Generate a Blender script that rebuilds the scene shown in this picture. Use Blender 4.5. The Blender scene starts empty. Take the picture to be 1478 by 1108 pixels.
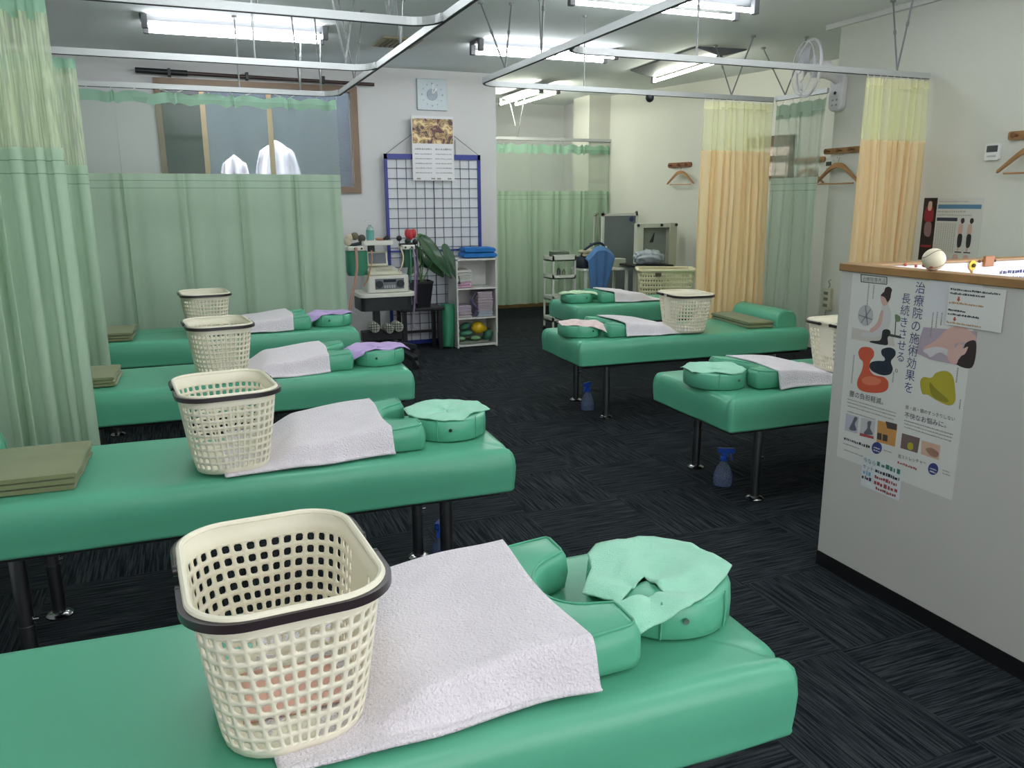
LAMP, EXPO, DAYF, DAYS = 9.5, 1.72, 0.8, 2.3
import bpy, bmesh, math, random
from mathutils import Vector, Matrix
C = bpy.context.scene.collection
SC = bpy.context.scene
PI = math.pi
random.seed(7)

# ---------------------------------------------------------------- camera model (metres; camera stands at x=0, y=0)
F_PX, PITCH, YAW, ROLL, EYE = 1149.9207695732057, 0.22498285110517408, 0.37919788208336735, 0.005950676835295023, 1.45
_cp, _sp, _cy, _sy = math.cos(PITCH), math.sin(PITCH), math.cos(YAW), math.sin(YAW)
FW = Vector((_sy*_cp, _cy*_cp, -_sp)); _rt = Vector((_cy, -_sy, 0)); _dn = FW.cross(_rt)
RT = math.cos(ROLL)*_rt + math.sin(ROLL)*_dn
DN = -math.sin(ROLL)*_rt + math.cos(ROLL)*_dn
EYEV = Vector((0, 0, EYE))
def ray(px, py):
    return FW + RT*((px-739)/F_PX) + DN*((py-554)/F_PX)
def onZ(px, py, h):
    d = ray(px, py); return EYEV + d*((h-EYE)/d.z)
def onY(px, py, y):
    d = ray(px, py); return EYEV + d*(y/d.y)
def onX(px, py, x):
    d = ray(px, py); return EYEV + d*(x/d.x)

cam = bpy.data.cameras.new('camera'); co = bpy.data.objects.new('camera', cam); C.objects.link(co)
cam.sensor_width = 36; cam.lens = F_PX/1478*36; cam.clip_start = 0.02
m = Matrix.Identity(4)
for i in range(3):
    m[i][0] = RT[i]; m[i][1] = -DN[i]; m[i][2] = -FW[i]; m[i][3] = EYEV[i]
co.matrix_world = m
SC.camera = co

# ---------------------------------------------------------------- materials
def lin(c):
    c = c.lstrip('#'); r = [int(c[i:i+2], 16)/255 for i in (0, 2, 4)]
    return tuple(((v/12.92) if v <= 0.04045 else ((v+0.055)/1.055)**2.4) for v in r) + (1,)
MATS = {}
def mat(name, col, rough=0.5, metal=0.0, var=0.0, vscale=6, bump=0.0, bscale=60, coat=0.0, spec=0.5, sheen=0.0, emit=0.0, trans=0.0, bdist=0.002):
    if name in MATS: return MATS[name]
    m = bpy.data.materials.new(name); m.use_nodes = True
    nt = m.node_tree; b = nt.nodes['Principled BSDF']
    c = lin(col) if isinstance(col, str) else col
    b.inputs['Base Color'].default_value = c
    b.inputs['Roughness'].default_value = rough; b.inputs['Metallic'].default_value = metal
    b.inputs['Specular IOR Level'].default_value = spec
    b.inputs['Coat Weight'].default_value = coat
    b.inputs['Sheen Weight'].default_value = sheen
    if trans: b.inputs['Transmission Weight'].default_value = trans
    if emit:
        b.inputs['Emission Color'].default_value = c; b.inputs['Emission Strength'].default_value = emit
    tc = None
    if var or bump:
        tc = nt.nodes.new('ShaderNodeTexCoord')
    if var:
        n = nt.nodes.new('ShaderNodeTexNoise'); n.inputs['Scale'].default_value = vscale; n.inputs['Detail'].default_value = 4
        nt.links.new(tc.outputs['Object'], n.inputs['Vector'])
        r = nt.nodes.new('ShaderNodeValToRGB')
        r.color_ramp.elements[0].position = .3; r.color_ramp.elements[1].position = .7
        r.color_ramp.elements[0].color = tuple(v*(1-var) for v in c[:3])+(1,)
        r.color_ramp.elements[1].color = tuple(min(1, v*(1+var)) for v in c[:3])+(1,)
        nt.links.new(n.outputs['Fac'], r.inputs['Fac']); nt.links.new(r.outputs['Color'], b.inputs['Base Color'])
    if bump:
        n = nt.nodes.new('ShaderNodeTexNoise'); n.inputs['Scale'].default_value = bscale; n.inputs['Detail'].default_value = 3
        nt.links.new(tc.outputs['Object'], n.inputs['Vector'])
        bp = nt.nodes.new('ShaderNodeBump'); bp.inputs['Strength'].default_value = bump; bp.inputs['Distance'].default_value = bdist
        nt.links.new(n.outputs['Fac'], bp.inputs['Height']); nt.links.new(bp.outputs['Normal'], b.inputs['Normal'])
    MATS[name] = m
    return m
def cloth_mat(name, col, trans=0.4, thin=0.0, wave=0.0):
    """woven curtain fabric: diffuse + translucent, optionally see-through like netting"""
    if name in MATS: return MATS[name]
    m = bpy.data.materials.new(name); m.use_nodes = True; nt = m.node_tree
    for n in list(nt.nodes): nt.nodes.remove(n)
    out = nt.nodes.new('ShaderNodeOutputMaterial'); d = nt.nodes.new('ShaderNodeBsdfDiffuse'); t = nt.nodes.new('ShaderNodeBsdfTranslucent')
    d.inputs['Color'].default_value = lin(col); t.inputs['Color'].default_value = lin(col)
    mx = nt.nodes.new('ShaderNodeMixShader'); mx.inputs['Fac'].default_value = trans
    nt.links.new(d.outputs[0], mx.inputs[1]); nt.links.new(t.outputs[0], mx.inputs[2])
    last = mx
    if thin:
        tr = nt.nodes.new('ShaderNodeBsdfTransparent'); m2 = nt.nodes.new('ShaderNodeMixShader')
        m2.inputs['Fac'].default_value = thin
        if wave:
            tc = nt.nodes.new('ShaderNodeTexCoord'); w = nt.nodes.new('ShaderNodeTexNoise'); mp = nt.nodes.new('ShaderNodeMapping'); mp.inputs['Scale'].default_value = (wave, wave, wave*.04)
            w.inputs['Scale'].default_value = 1; w.inputs['Detail'].default_value = 2
            nt.links.new(tc.outputs['Object'], mp.inputs['Vector']); nt.links.new(mp.outputs[0], w.inputs['Vector'])
            mr = nt.nodes.new('ShaderNodeMapRange'); mr.inputs['From Min'].default_value = .38; mr.inputs['From Max'].default_value = .58
            mr.inputs['To Min'].default_value = min(1, thin*2.2); mr.inputs['To Max'].default_value = thin*.1
            nt.links.new(w.outputs['Fac'], mr.inputs['Value']); nt.links.new(mr.outputs[0], m2.inputs['Fac'])
        nt.links.new(mx.outputs[0], m2.inputs[1]); nt.links.new(tr.outputs[0], m2.inputs[2]); last = m2
    nt.links.new(last.outputs[0], out.inputs['Surface'])
    MATS[name] = m
    return m
def glass_mat(name, col, alpha=0.6, rough=0.05):
    if name in MATS: return MATS[name]
    m = bpy.data.materials.new(name); m.use_nodes = True; nt = m.node_tree; b = nt.nodes['Principled BSDF']; out = nt.nodes['Material Output']
    b.inputs['Base Color'].default_value = lin(col); b.inputs['Roughness'].default_value = rough
    tr = nt.nodes.new('ShaderNodeBsdfTransparent'); tr.inputs['Color'].default_value = lin(col)
    mx = nt.nodes.new('ShaderNodeMixShader'); mx.inputs['Fac'].default_value = alpha
    nt.links.new(b.outputs[0], mx.inputs[1]); nt.links.new(tr.outputs[0], mx.inputs[2]); nt.links.new(mx.outputs[0], out.inputs['Surface'])
    MATS[name] = m
    return m

VINYL = mat('green_vinyl', '5aab8b', .33, var=.03, vscale=3, bump=.12, bscale=220, spec=.45, bdist=.0006)
CHROME = mat('chrome', '9a9a9c', .18, 1.0)
DARKCHROME = mat('dark_chrome', '8a8b8d', .30, 1.0)
BLACK = mat('black_plastic', '15161a', .45)
DBROWN = mat('dark_brown_plastic', '2c2226', .28, spec=.6)
CREAM = mat('cream_plastic', 'eae4ce', .42, spec=.45)
CREAM2 = mat('cream_yellow_plastic', 'e6dfba', .45)
TOWEL = mat('white_towel', 'f2eaf0', .95, var=.03, vscale=14, bump=1.0, bscale=190, spec=.1, sheen=.3, bdist=.008)
MINT = mat('mint_towel', '9fdcc0', .95, var=.03, vscale=20, bump=.8, bscale=330, spec=.1, sheen=.3, bdist=.003)
PMINT = mat('pale_mint_towel', 'b9dcb6', .95, var=.03, vscale=20, bump=.8, bscale=330, spec=.1, sheen=.3, bdist=.003)
LILAC = mat('lilac_towel', 'bda2d8', .95, var=.04, vscale=20, bump=.8, bscale=330, spec=.1, sheen=.3, bdist=.003)
PINK = mat('pink_towel', 'eed6d2', .95, var=.12, vscale=26, bump=.8, bscale=330, spec=.1, sheen=.3, bdist=.003)
OLIVE = mat('olive_blanket', '7d8460', .95, var=.06, vscale=9, bump=.6, bscale=200, spec=.1, sheen=.2)
WHITE = mat('white_paint', 'dcdcda', .5)
WHITEM = mat('white_metal', 'd8d9d8', .35, spec=.5)
ALU = mat('aluminium', 'c4c6c6', .35, .75)
PAPER = mat('paper', 'e4e3dc', .7)
WOOD = mat('wood_cap', '9a7448', .45, var=.18, vscale=9)
WOODD = mat('wood_dark', '7a4d2e', .45, var=.2, vscale=14)
WOODL = mat('wood_hanger', 'a5794c', .4, var=.12, vscale=14)
INK = mat('ink', '2c2c3c', .8)
INKB = mat('ink_blue', '3d4372', .8)
INKG = mat('ink_grey', '8d8c88', .8)
INKR = mat('ink_red', 'a04a48', .8)
NAVY = mat('navy_frame', '1c2f86', .4)
WIRE = mat('navy_wire', '39415f', .45, .3)

# ---------------------------------------------------------------- mesh helpers
class MB:
    def __init__(s): s.v = []; s.f = []
    def add(s, vs, fs):
        o = len(s.v); s.v += [Vector(v) for v in vs]; s.f += [tuple(i+o for i in f) for f in fs]; return s
    def box(s, a, b, M=None):
        x0, y0, z0 = a; x1, y1, z1 = b
        vs = [(x0,y0,z0),(x1,y0,z0),(x1,y1,z0),(x0,y1,z0),(x0,y0,z1),(x1,y0,z1),(x1,y1,z1),(x0,y1,z1)]
        if M: vs = [M @ Vector(v) for v in vs]
        return s.add(vs, [(3,2,1,0),(4,5,6,7),(0,1,5,4),(1,2,6,5),(2,3,7,6),(3,0,4,7)])
    def prism(s, pts, z0, z1, M=None):
        """polygon in xy extruded from z0 to z1"""
        n = len(pts); vs = [(p[0], p[1], z0) for p in pts] + [(p[0], p[1], z1) for p in pts]
        if M: vs = [M @ Vector(v) for v in vs]
        return s.add(vs, [tuple(range(n-1, -1, -1)), tuple(range(n, 2*n))] + [(i, (i+1) % n, n+(i+1) % n, n+i) for i in range(n)])
    def loft(s, rings, cap0=True, cap1=True, close=False):
        n = len(rings[0]); vs = [p for r in rings for p in r]; fs = []; k = len(rings)
        for j in range(k if close else k-1):
            a = j*n; b = ((j+1) % k)*n
            fs += [(a+i, a+(i+1) % n, b+(i+1) % n, b+i) for i in range(n)]
        if not close:
            if cap0: fs.append(tuple(range(n-1, -1, -1)))
            if cap1: fs.append(tuple((k-1)*n+i for i in range(n)))
        return s.add(vs, fs)
    def tube(s, pts, r, n=10, closed=False):
        pts = [Vector(p) for p in pts]; rings = []; k = len(pts); up = None
        for i, p in enumerate(pts):
            if closed: t = pts[(i+1) % k]-pts[i-1]
            else: t = pts[min(i+1, k-1)]-pts[max(i-1, 0)]
            t.normalize()
            if up is None:
                up = Vector((0, 0, 1)) if abs(t.z) < .9 else Vector((1, 0, 0))
            a = (up - t*up.dot(t)); a.normalize(); up = a
            b = t.cross(a); rr = r[i] if isinstance(r, (list, tuple)) else r
            rings.append([p + a*rr*math.cos(2*PI*j/n) + b*rr*math.sin(2*PI*j/n) for j in range(n)])
        return s.loft(rings, close=closed)
    def strip(s, pts, w, h, up=(0, 0, 1)):
        """rectangular bar along a polyline"""
        pts = [Vector(p) for p in pts]; rings = []; k = len(pts); up = Vector(up)
        for i, p in enumerate(pts):
            t = (pts[min(i+1, k-1)]-pts[max(i-1, 0)]).normalized(); b = t.cross(up).normalized(); a = b.cross(t)
            rings.append([p+a*h/2+b*w/2, p-a*h/2+b*w/2, p-a*h/2-b*w/2, p+a*h/2-b*w/2])
        return s.loft(rings)
    def lathe(s, prof, c=(0, 0, 0), n=24, M=None):
        rings = [[Vector((c[0]+r*math.cos(2*PI*j/n), c[1]+r*math.sin(2*PI*j/n), c[2]+z)) for j in range(n)] for r, z in prof]
        if M: rings = [[M @ v for v in r] for r in rings]
        return s.loft(rings)
    def cyl(s, a, b, r, n=16): return s.tube([a, b], r, n)
    def ball(s, c, r, n=16, sc=(1, 1, 1)):
        rings = []
        for i in range(1, n//2*2):
            th = PI*i/(n//2*2)
            rings.append([Vector((c[0]+r*sc[0]*math.sin(th)*math.cos(2*PI*j/n), c[1]+r*sc[1]*math.sin(th)*math.sin(2*PI*j/n), c[2]-r*sc[2]*math.cos(th))) for j in range(n)])
        return s.loft(rings)
    def grid(s, fn, nu, nv):
        vs = [fn(i/nu, j/nv) for j in range(nv+1) for i in range(nu+1)]; w = nu+1
        return s.add(vs, [(j*w+i, j*w+i+1, (j+1)*w+i+1, (j+1)*w+i) for j in range(nv) for i in range(nu)])
    def build(s, name, material, parent=None, local=False, smooth=True, bevel=0, seg=2, subd=0, solid=0, off=0.0, recalc=True, angle=40):
        vs = s.v
        if parent is not None and not local:
            inv = WM[parent.name].inverted(); vs = [inv @ v for v in vs]
        me = bpy.data.meshes.new(name); me.from_pydata([tuple(v) for v in vs], [], s.f)
        if recalc:
            b = bmesh.new(); b.from_mesh(me); bmesh.ops.recalc_face_normals(b, faces=b.faces); b.to_mesh(me); b.free()
        me.materials.append(material)
        o = bpy.data.objects.new(name, me); C.objects.link(o)
        if parent is not None: o.parent = parent
        if smooth:
            for p in me.polygons: p.use_smooth = True
        if solid:
            md = o.modifiers.new('thick', 'SOLIDIFY'); md.thickness = solid; md.offset = off
        if bevel:
            md = o.modifiers.new('bevel', 'BEVEL'); md.width = bevel; md.segments = seg; md.limit_method = 'ANGLE'; md.angle_limit = math.radians(35); md.harden_normals = False
        if subd:
            md = o.modifiers.new('sub', 'SUBSURF'); md.levels = subd; md.render_levels = subd
        if smooth and angle and not subd:
            try: me.set_sharp_from_angle(angle=math.radians(angle))
            except Exception: pass
        return o
WM = {}
def thing(name, label, cat, loc=(0, 0, 0), rz=0.0, group=None):
    o = bpy.data.objects.new(name, None); C.objects.link(o); o.empty_display_size = .05
    o.location = loc; o.rotation_euler = (0, 0, rz)
    WM[o.name] = Matrix.Translation(Vector(loc)) @ Matrix.Rotation(rz, 4, 'Z')
    return tag(o, label, cat, group)
def tag(o, label, cat, group=None):
    o['label'] = label; o['category'] = cat
    if group: o['group'] = group
    return o
def struct(o): o['kind'] = 'structure'; return o
def copy_tree(root, loc, rz, label, group=None):
    r = root.copy(); C.objects.link(r); r.location = loc; r.rotation_euler = (0, 0, rz); r['label'] = label
    if group: r['group'] = group
    WM[r.name] = Matrix.Translation(Vector(loc)) @ Matrix.Rotation(rz, 4, 'Z')
    for ch in list(root.children):
        c = ch.copy(); C.objects.link(c); c.parent = r
        for g in list(ch.children):
            d = g.copy(); C.objects.link(d); d.parent = c
    return r
def rrect(x0, y0, x1, y1, r, n=6):
    out = []
    for cx, cy, a in ((x1-r, y0+r, -90), (x1-r, y1-r, 0), (x0+r, y1-r, 90), (x0+r, y0+r, 180)):
        out += [(cx+r*math.cos(math.radians(a+90*i/n)), cy+r*math.sin(math.radians(a+90*i/n))) for i in range(n+1)]
    return out
def spline(pts, n=6, closed=False):
    pts = [Vector(p) for p in pts]; k = len(pts); out = []
    for i in range(k if closed else k-1):
        p0 = pts[(i-1) % k] if closed or i > 0 else pts[0]; p1 = pts[i]; p2 = pts[(i+1) % k]; p3 = pts[(i+2) % k] if closed or i+2 < k else pts[-1]
        for j in range(n):
            t = j/n
            out.append(.5*((2*p1)+(p2-p0)*t+(2*p0-5*p1+4*p2-p3)*t*t+(3*p1-p0-3*p2+p3)*t**3))
    if not closed: out.append(pts[-1])
    return out
def sstep(a, b, x):
    t = max(0, min(1, (x-a)/(b-a))); return t*t*(3-2*t)
def noise2(x, y, s=0):
    return (math.sin(x*1.7+s)+math.sin(y*2.3+s*1.3+x*.6)+math.sin((x+y)*3.1+s*2.1)*.5)/2.5
def text_mesh(body, size, align='LEFT', valign='TOP_BASELINE', spacing=1.0, line=1.0, bold=0.0):
    cu = bpy.data.curves.new('txt', 'FONT'); cu.body = body; cu.size = size; cu.align_x = align; cu.align_y = valign
    cu.space_character = spacing; cu.space_line = line; cu.resolution_u = 3; cu.offset = bold
    ob = bpy.data.objects.new('txt', cu); C.objects.link(ob)
    dg = bpy.context.evaluated_depsgraph_get(); me = bpy.data.meshes.new_from_object(ob.evaluated_get(dg))
    vs = [v.co.copy() for v in me.vertices]; fs = [tuple(p.vertices) for p in me.polygons]
    bpy.data.objects.remove(ob); bpy.data.curves.remove(cu); bpy.data.meshes.remove(me)
    return vs, fs
# ================================================================ THE ROOM
ZC = 2.72; YB = 8.06; XW = 4.60; YW = 4.95
SA = Vector((5.035, 9.126, 0)); SD = Vector((.2325, -.9726, 0)).normalized()   # slanting wall: start and direction
SNRM = Vector((-.9726, -.2325, 0))                                             # its face looks into the room
def on_slant(px, py):
    d = ray(px, py); n = Vector((SD.y, -SD.x, 0)); t = (SA.x*n.x+SA.y*n.y)/(d.x*n.x+d.y*n.y)
    return EYEV + d*t
WALL = mat('wall_paper', 'cfcfcf', .75, var=.02, vscale=2, bump=.25, bscale=160, spec=.2)
WALLR = mat('wall_paper_right', 'd2d2c9', .75, var=.02, vscale=2, bump=.25, bscale=160, spec=.2)
CEIL = mat('ceiling_board', 'e2e6e6', .85, var=.02, vscale=1.5, spec=.1)
def carpet():
    m = bpy.data.materials.new('carpet_tiles'); m.use_nodes = True; nt = m.node_tree; b = nt.nodes['Principled BSDF']
    tc = nt.nodes.new('ShaderNodeTexCoord')
    def streak(sx, sy):
        mp = nt.nodes.new('ShaderNodeMapping'); mp.inputs['Scale'].default_value = (sx, sy, 1)
        n = nt.nodes.new('ShaderNodeTexNoise'); n.inputs['Scale'].default_value = 1; n.inputs['Detail'].default_value = 3; n.inputs['Roughness'].default_value = .7
        nt.links.new(tc.outputs['Object'], mp.inputs['Vector']); nt.links.new(mp.outputs[0], n.inputs['Vector']); return n
    a = streak(130, 4); c = streak(4, 130)
    mp = nt.nodes.new('ShaderNodeMapping'); mp.inputs['Location'].default_value = (.12, .2, .05)
    ck = nt.nodes.new('ShaderNodeTexChecker'); ck.inputs['Scale'].default_value = 2.0
    nt.links.new(tc.outputs['Object'], mp.inputs['Vector']); nt.links.new(mp.outputs[0], ck.inputs['Vector'])
    mx = nt.nodes.new('ShaderNodeMix'); mx.data_type = 'FLOAT'
    nt.links.new(ck.outputs['Fac'], mx.inputs[0]); nt.links.new(a.outputs['Fac'], mx.inputs[2]); nt.links.new(c.outputs['Fac'], mx.inputs[3])
    r = nt.nodes.new('ShaderNodeValToRGB'); e = r.color_ramp.elements
    e[0].position = .42; e[0].color = lin('10161b'); e[1].position = .62; e[1].color = lin('383d40')
    nt.links.new(mx.outputs[0], r.inputs['Fac']); nt.links.new(r.outputs[0], b.inputs['Base Color'])
    bp = nt.nodes.new('ShaderNodeBump'); bp.inputs['Strength'].default_value = .5; bp.inputs['Distance'].default_value = .004
    nt.links.new(mx.outputs[0], bp.inputs['Height']); nt.links.new(bp.outputs[0], b.inputs['Normal'])
    b.inputs['Roughness'].default_value = .95; b.inputs['Specular IOR Level'].default_value = .1
    return m
XL, YF, XR = -1.35, -2.6, 6.2
S = struct
S(MB().box((XL-.1, YF-.1, -.1), (XR+.1, 10.6, 0)).build('floor', carpet(), smooth=False))
S(MB().prism([(XL-.1, YF-.1), (XR+.1, YF-.1), (XR+.1, 10.5), (2.93, 10.5), (2.93, YB+.14), (XL-.1, YB+.14)], ZC, ZC+.1).build('ceiling', CEIL, smooth=False))
# window wall with an opening
wx0, wx1, wz0, wz1 = -.17, 1.62, 1.54, 2.53
wb = MB()
for a, b in (((XL, 0), (wx0, ZC)), ((wx1, 0), (3.05, ZC)), ((wx0, 0), (wx1, wz0)), ((wx0, wz1), (wx1, ZC))):
    wb.box((a[0], YB, a[1]), (b[0], YB+.14, b[1]))
S(wb.build('wall_back', WALL, smooth=False))
S(MB().box((XL-.1, YF, 0), (XL, YB+.14, ZC)).build('wall_left', WALL, smooth=False))
def wall_hole(axis, c0, c1, a0, a1, h0, h1, k0, k1):
    g = MB()
    for p, q in (((a0, 0), (h0, ZC)), ((h1, 0), (a1, ZC)), ((h0, 0), (h1, k0)), ((h0, k1), (h1, ZC))):
        if axis == 'x': g.box((c0, p[0], p[1]), (c1, q[0], q[1]))
        else: g.box((p[0], c0, p[1]), (q[0], c1, q[1]))
    return g
S(wall_hole('y', YF-.1, YF, XL, XR, -.6, 3.6, .25, 2.35).build('wall_front', WALL, smooth=False))
S(wall_hole('x', XW, XW+.12, YF, YW, -2.2, 1.5, .8, 2.3).build('wall_right', WALLR, smooth=False))
# unseen windows added for fill light: glowing panes behind and beside the viewer
def dayglass(name, k):
    m = bpy.data.materials.new(name); m.use_nodes = True; b = m.node_tree.nodes['Principled BSDF']
    b.inputs['Base Color'].default_value = (.8, .8, .8, 1); b.inputs['Roughness'].default_value = .4
    b.inputs['Emission Color'].default_value = (.97, .98, 1.0, 1); b.inputs['Emission Strength'].default_value = k; return m
f = MB()
for a, b in (((-.6, .25), (-.55, 2.35)), ((3.55, .25), (3.6, 2.35)), ((1.47, .25), (1.53, 2.35)), ((-.6, .25), (3.6, .3)), ((-.6, 2.3), (3.6, 2.35))): f.box((a[0], YF-.08, a[1]), (b[0], YF-.01, b[1]))
w3 = S(f.build('window_unseen_front', ALU, smooth=False))
for x0, x1 in ((-.55, 1.47), (1.53, 3.55)): MB().box((x0, YF-.06, .3), (x1, YF-.05, 2.3)).build('lit_pane', dayglass('added_daylight_front', DAYF), w3, local=True, smooth=False)
f = MB()
for a, b in (((-2.2, .8), (-2.15, 2.3)), ((1.45, .8), (1.5, 2.3)), ((-.38, .8), (-.32, 2.3)), ((-2.2, .8), (1.5, .85)), ((-2.2, 2.25), (1.5, 2.3))): f.box((XW+.01, a[0], a[1]), (XW+.09, b[0], b[1]))
w4 = S(f.build('window_unseen_side', ALU, smooth=False))
for y0, y1 in ((-2.15, -.38), (-.32, 1.45)): MB().box((XW+.05, y0, .85), (XW+.06, y1, 2.25)).build('lit_pane', dayglass('added_daylight_side', DAYS), w4, local=True, smooth=False)
S(MB().box((XW+.12, YW-.12, 0), (XR, YW, ZC)).build('wall_return', WALLR, smooth=False))
S(MB().box((2.93, YB+.14, 0), (3.05, 10.32, ZC)).build('wall_alcove_left', WALL, smooth=False))
S(MB().box((2.93, 10.32, 0), (5.4, 10.44, ZC)).build('wall_alcove_back', WALL, smooth=False))
S(MB().box((4.9, 9.66, 0), (5.02, 10.32, ZC)).build('wall_alcove_right', WALL, smooth=False))
S(MB().box((4.72, 9.22, 0), (5.15, 9.66, ZC)).build('wall_pillar', WALLR, smooth=False))
e = SA+SD*4.35; o = -SNRM*.12
s0_ = SA-SD*.12
q = [s0_, e, e+o, s0_+o]
S(MB().prism([(p.x, p.y) for p in q], 0, ZC).build('wall_slanted', WALLR, smooth=False))
BBR = mat('baseboard_brown', '8a7048', .5, var=.15, vscale=8)
BBK = mat('baseboard_black', '0c0d0f', .5)
S(MB().box((3.05, 10.305, 0), (4.9, 10.32, .1)).build('baseboard_alcove', BBR, smooth=False))
S(MB().box((XL, YB-.008, 0), (3.05, YB, .06)).build('baseboard_back', BBK, smooth=False))
S(MB().box((XW-.008, YF, 0), (XW, YW, .06)).build('baseboard_right', BBK, smooth=False))
S(MB().box((XW-.035, 2.0, ZC-.035), (XW, YW+.12, ZC)).build('trim_1', mat('trim_white', 'c8c8c4', .5), smooth=False))

# window 1
WFR = mat('window_frame_brown', '6e5b48', .4, .3, var=.1)
w = MB()
for a, b in (((wx0, wz0), (wx0+.05, wz1)), ((wx1-.06, wz0), (wx1, wz1)), ((wx0+.05, wz0), (wx1-.06, wz0+.06)), ((wx0+.05, wz1-.05), (wx1-.06, wz1))):
    w.box((a[0], YB-.03, a[1]), (b[0], YB+.1, b[1]))
win = S(w.build('window_1', WFR, smooth=False))
w = MB()
for x in (.2, .78):
    w.box((x, YB+.015, wz0+.06), (x+.045, YB+.05, wz1-.05))
w.build('sash_post', mat('sash_bronze', '9c8768', .35, .5), win, local=True, smooth=False)
FROST = glass_mat('frosted_pane', 'c2c8ce', .78, .18)
_nt = FROST.node_tree; _n = _nt.nodes.new('ShaderNodeTexNoise'); _n.inputs['Scale'].default_value = 45; _n.inputs['Detail'].default_value = 2
_bp = _nt.nodes.new('ShaderNodeBump'); _bp.inputs['Strength'].default_value = .9; _bp.inputs['Distance'].default_value = .01
_tc = _nt.nodes.new('ShaderNodeTexCoord'); _nt.links.new(_tc.outputs['Object'], _n.inputs['Vector']); _nt.links.new(_n.outputs['Fac'], _bp.inputs['Height']); _nt.links.new(_bp.outputs[0], _nt.nodes['Principled BSDF'].inputs['Normal'])
MB().box((wx0+.05, YB+.06, wz0+.06), (.2, YB+.066, wz1-.05)).build('pane', glass_mat('dark_screen_pane', '434b57', .55, .15), win, local=True, smooth=False)
MB().box((.245, YB+.03, wz0+.06), (.78, YB+.036, wz1-.05)).build('pane', FROST, win, local=True, smooth=False)
MB().box((.825, YB+.03, wz0+.06), (wx1-.06, YB+.036, wz1-.05)).build('pane', FROST, win, local=True, smooth=False)
# outside the window: dim grey-blue wall, plus two pale sheets added as bright patches
MB().box((-1.2, YB+1.2, 0), (2.9, YB+1.3, 4)).build('trim_2', mat('outside_wall', '1c2024', .9, var=.4, vscale=5), smooth=False)
S(bpy.data.objects['trim_2'])
bpy.data.objects['trim_2'].name = 'wall_outside'
o = MB()
for cx, w0, h in ((.50, .34, 1.93), (.92, .5, 2.08)):
    o.grid(lambda u, v, cx=cx, w0=w0, h=h: (cx+(u-.5)*w0*(1.15-.5*v*v), YB+.75+.03*math.sin(u*17), 1.2+(h-1.2)*v*(1-.12*abs(u-.5)*2)), 16, 8)
tag(o.build('bright_patch_sheet', mat('outside_sheet', 'f4e6e4', .9), solid=.004), 'pale sheets added outside the back wall window for its bright patches', 'sheet')
# dark curtain pole over the window
t = thing('curtain_pole', 'dark brown curtain pole above the window on the back wall', 'pole', (.75, YB, 2.54))
MB().tube([(-.29, YB-.07, 2.575), (1.78, YB-.07, 2.55)], .016, 12).build('pole', mat('pole_brown', '3a2a26', .4), t)
MB().tube([(-.3, YB-.07, 2.575), (.12, YB-.07, 2.57)], .024, 12).build('pole_sleeve', BLACK, t)
for x in (-.03, .62, 1.3):
    MB().box((x-.012, YB-.1, 2.54), (x+.012, YB, 2.6)).build('bracket', BLACK, t, smooth=False)
# window 2 on the slanting wall, seen between the curtains
M2 = Matrix.Translation(SA) @ Matrix(((SD.x, -SD.y*-1 if False else SNRM.x, 0, 0), (SD.y, SNRM.y, 0, 0), (0, 0, 1, 0), (0, 0, 0, 1)))
# local axes of M2: x along the wall, y out of the wall into the room, z up
w = MB(); a0, a1, z0, z1 = 2.05, 2.62, 1.66, 2.08
for a, b in (((a0, z0), (a0+.04, z1)), ((a1-.04, z0), (a1, z1)), ((a0, z0), (a1, z0+.03)), ((a0, z1-.1), (a1, z1)), ((a0, 1.83), (a1, 1.885))):
    w.box((a[0], .001, a[1]), (b[0], .03, b[1]), M2)
w2 = S(w.build('window_2', WFR, smooth=False))
MB().box((a0+.04, .002, z0+.03), (a1-.04, .01, z1-.1), M2).build('pane', mat('window_blind', 'f2d9cf', .6, var=.2, vscale=40), w2, local=True, smooth=False)

# ceiling vent
t = thing('ceiling_vent', 'beige square vent grille in the ceiling beside the curtain rail', 'vent', (1.72, 6.78, ZC-.012))
MB().box((1.55, 6.58, ZC-.012), (1.88, 6.98, ZC)).build('vent_frame', mat('vent_beige', '9c9378', .6), t, bevel=.004)
g = MB()
for i in range(6): g.box((1.6+.04*i, 6.62, ZC-.02), (1.62+.04*i, 6.94, ZC-.013))
g.build('vent_slats', mat('vent_dark', '6c6450', .6), t, smooth=False)

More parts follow.
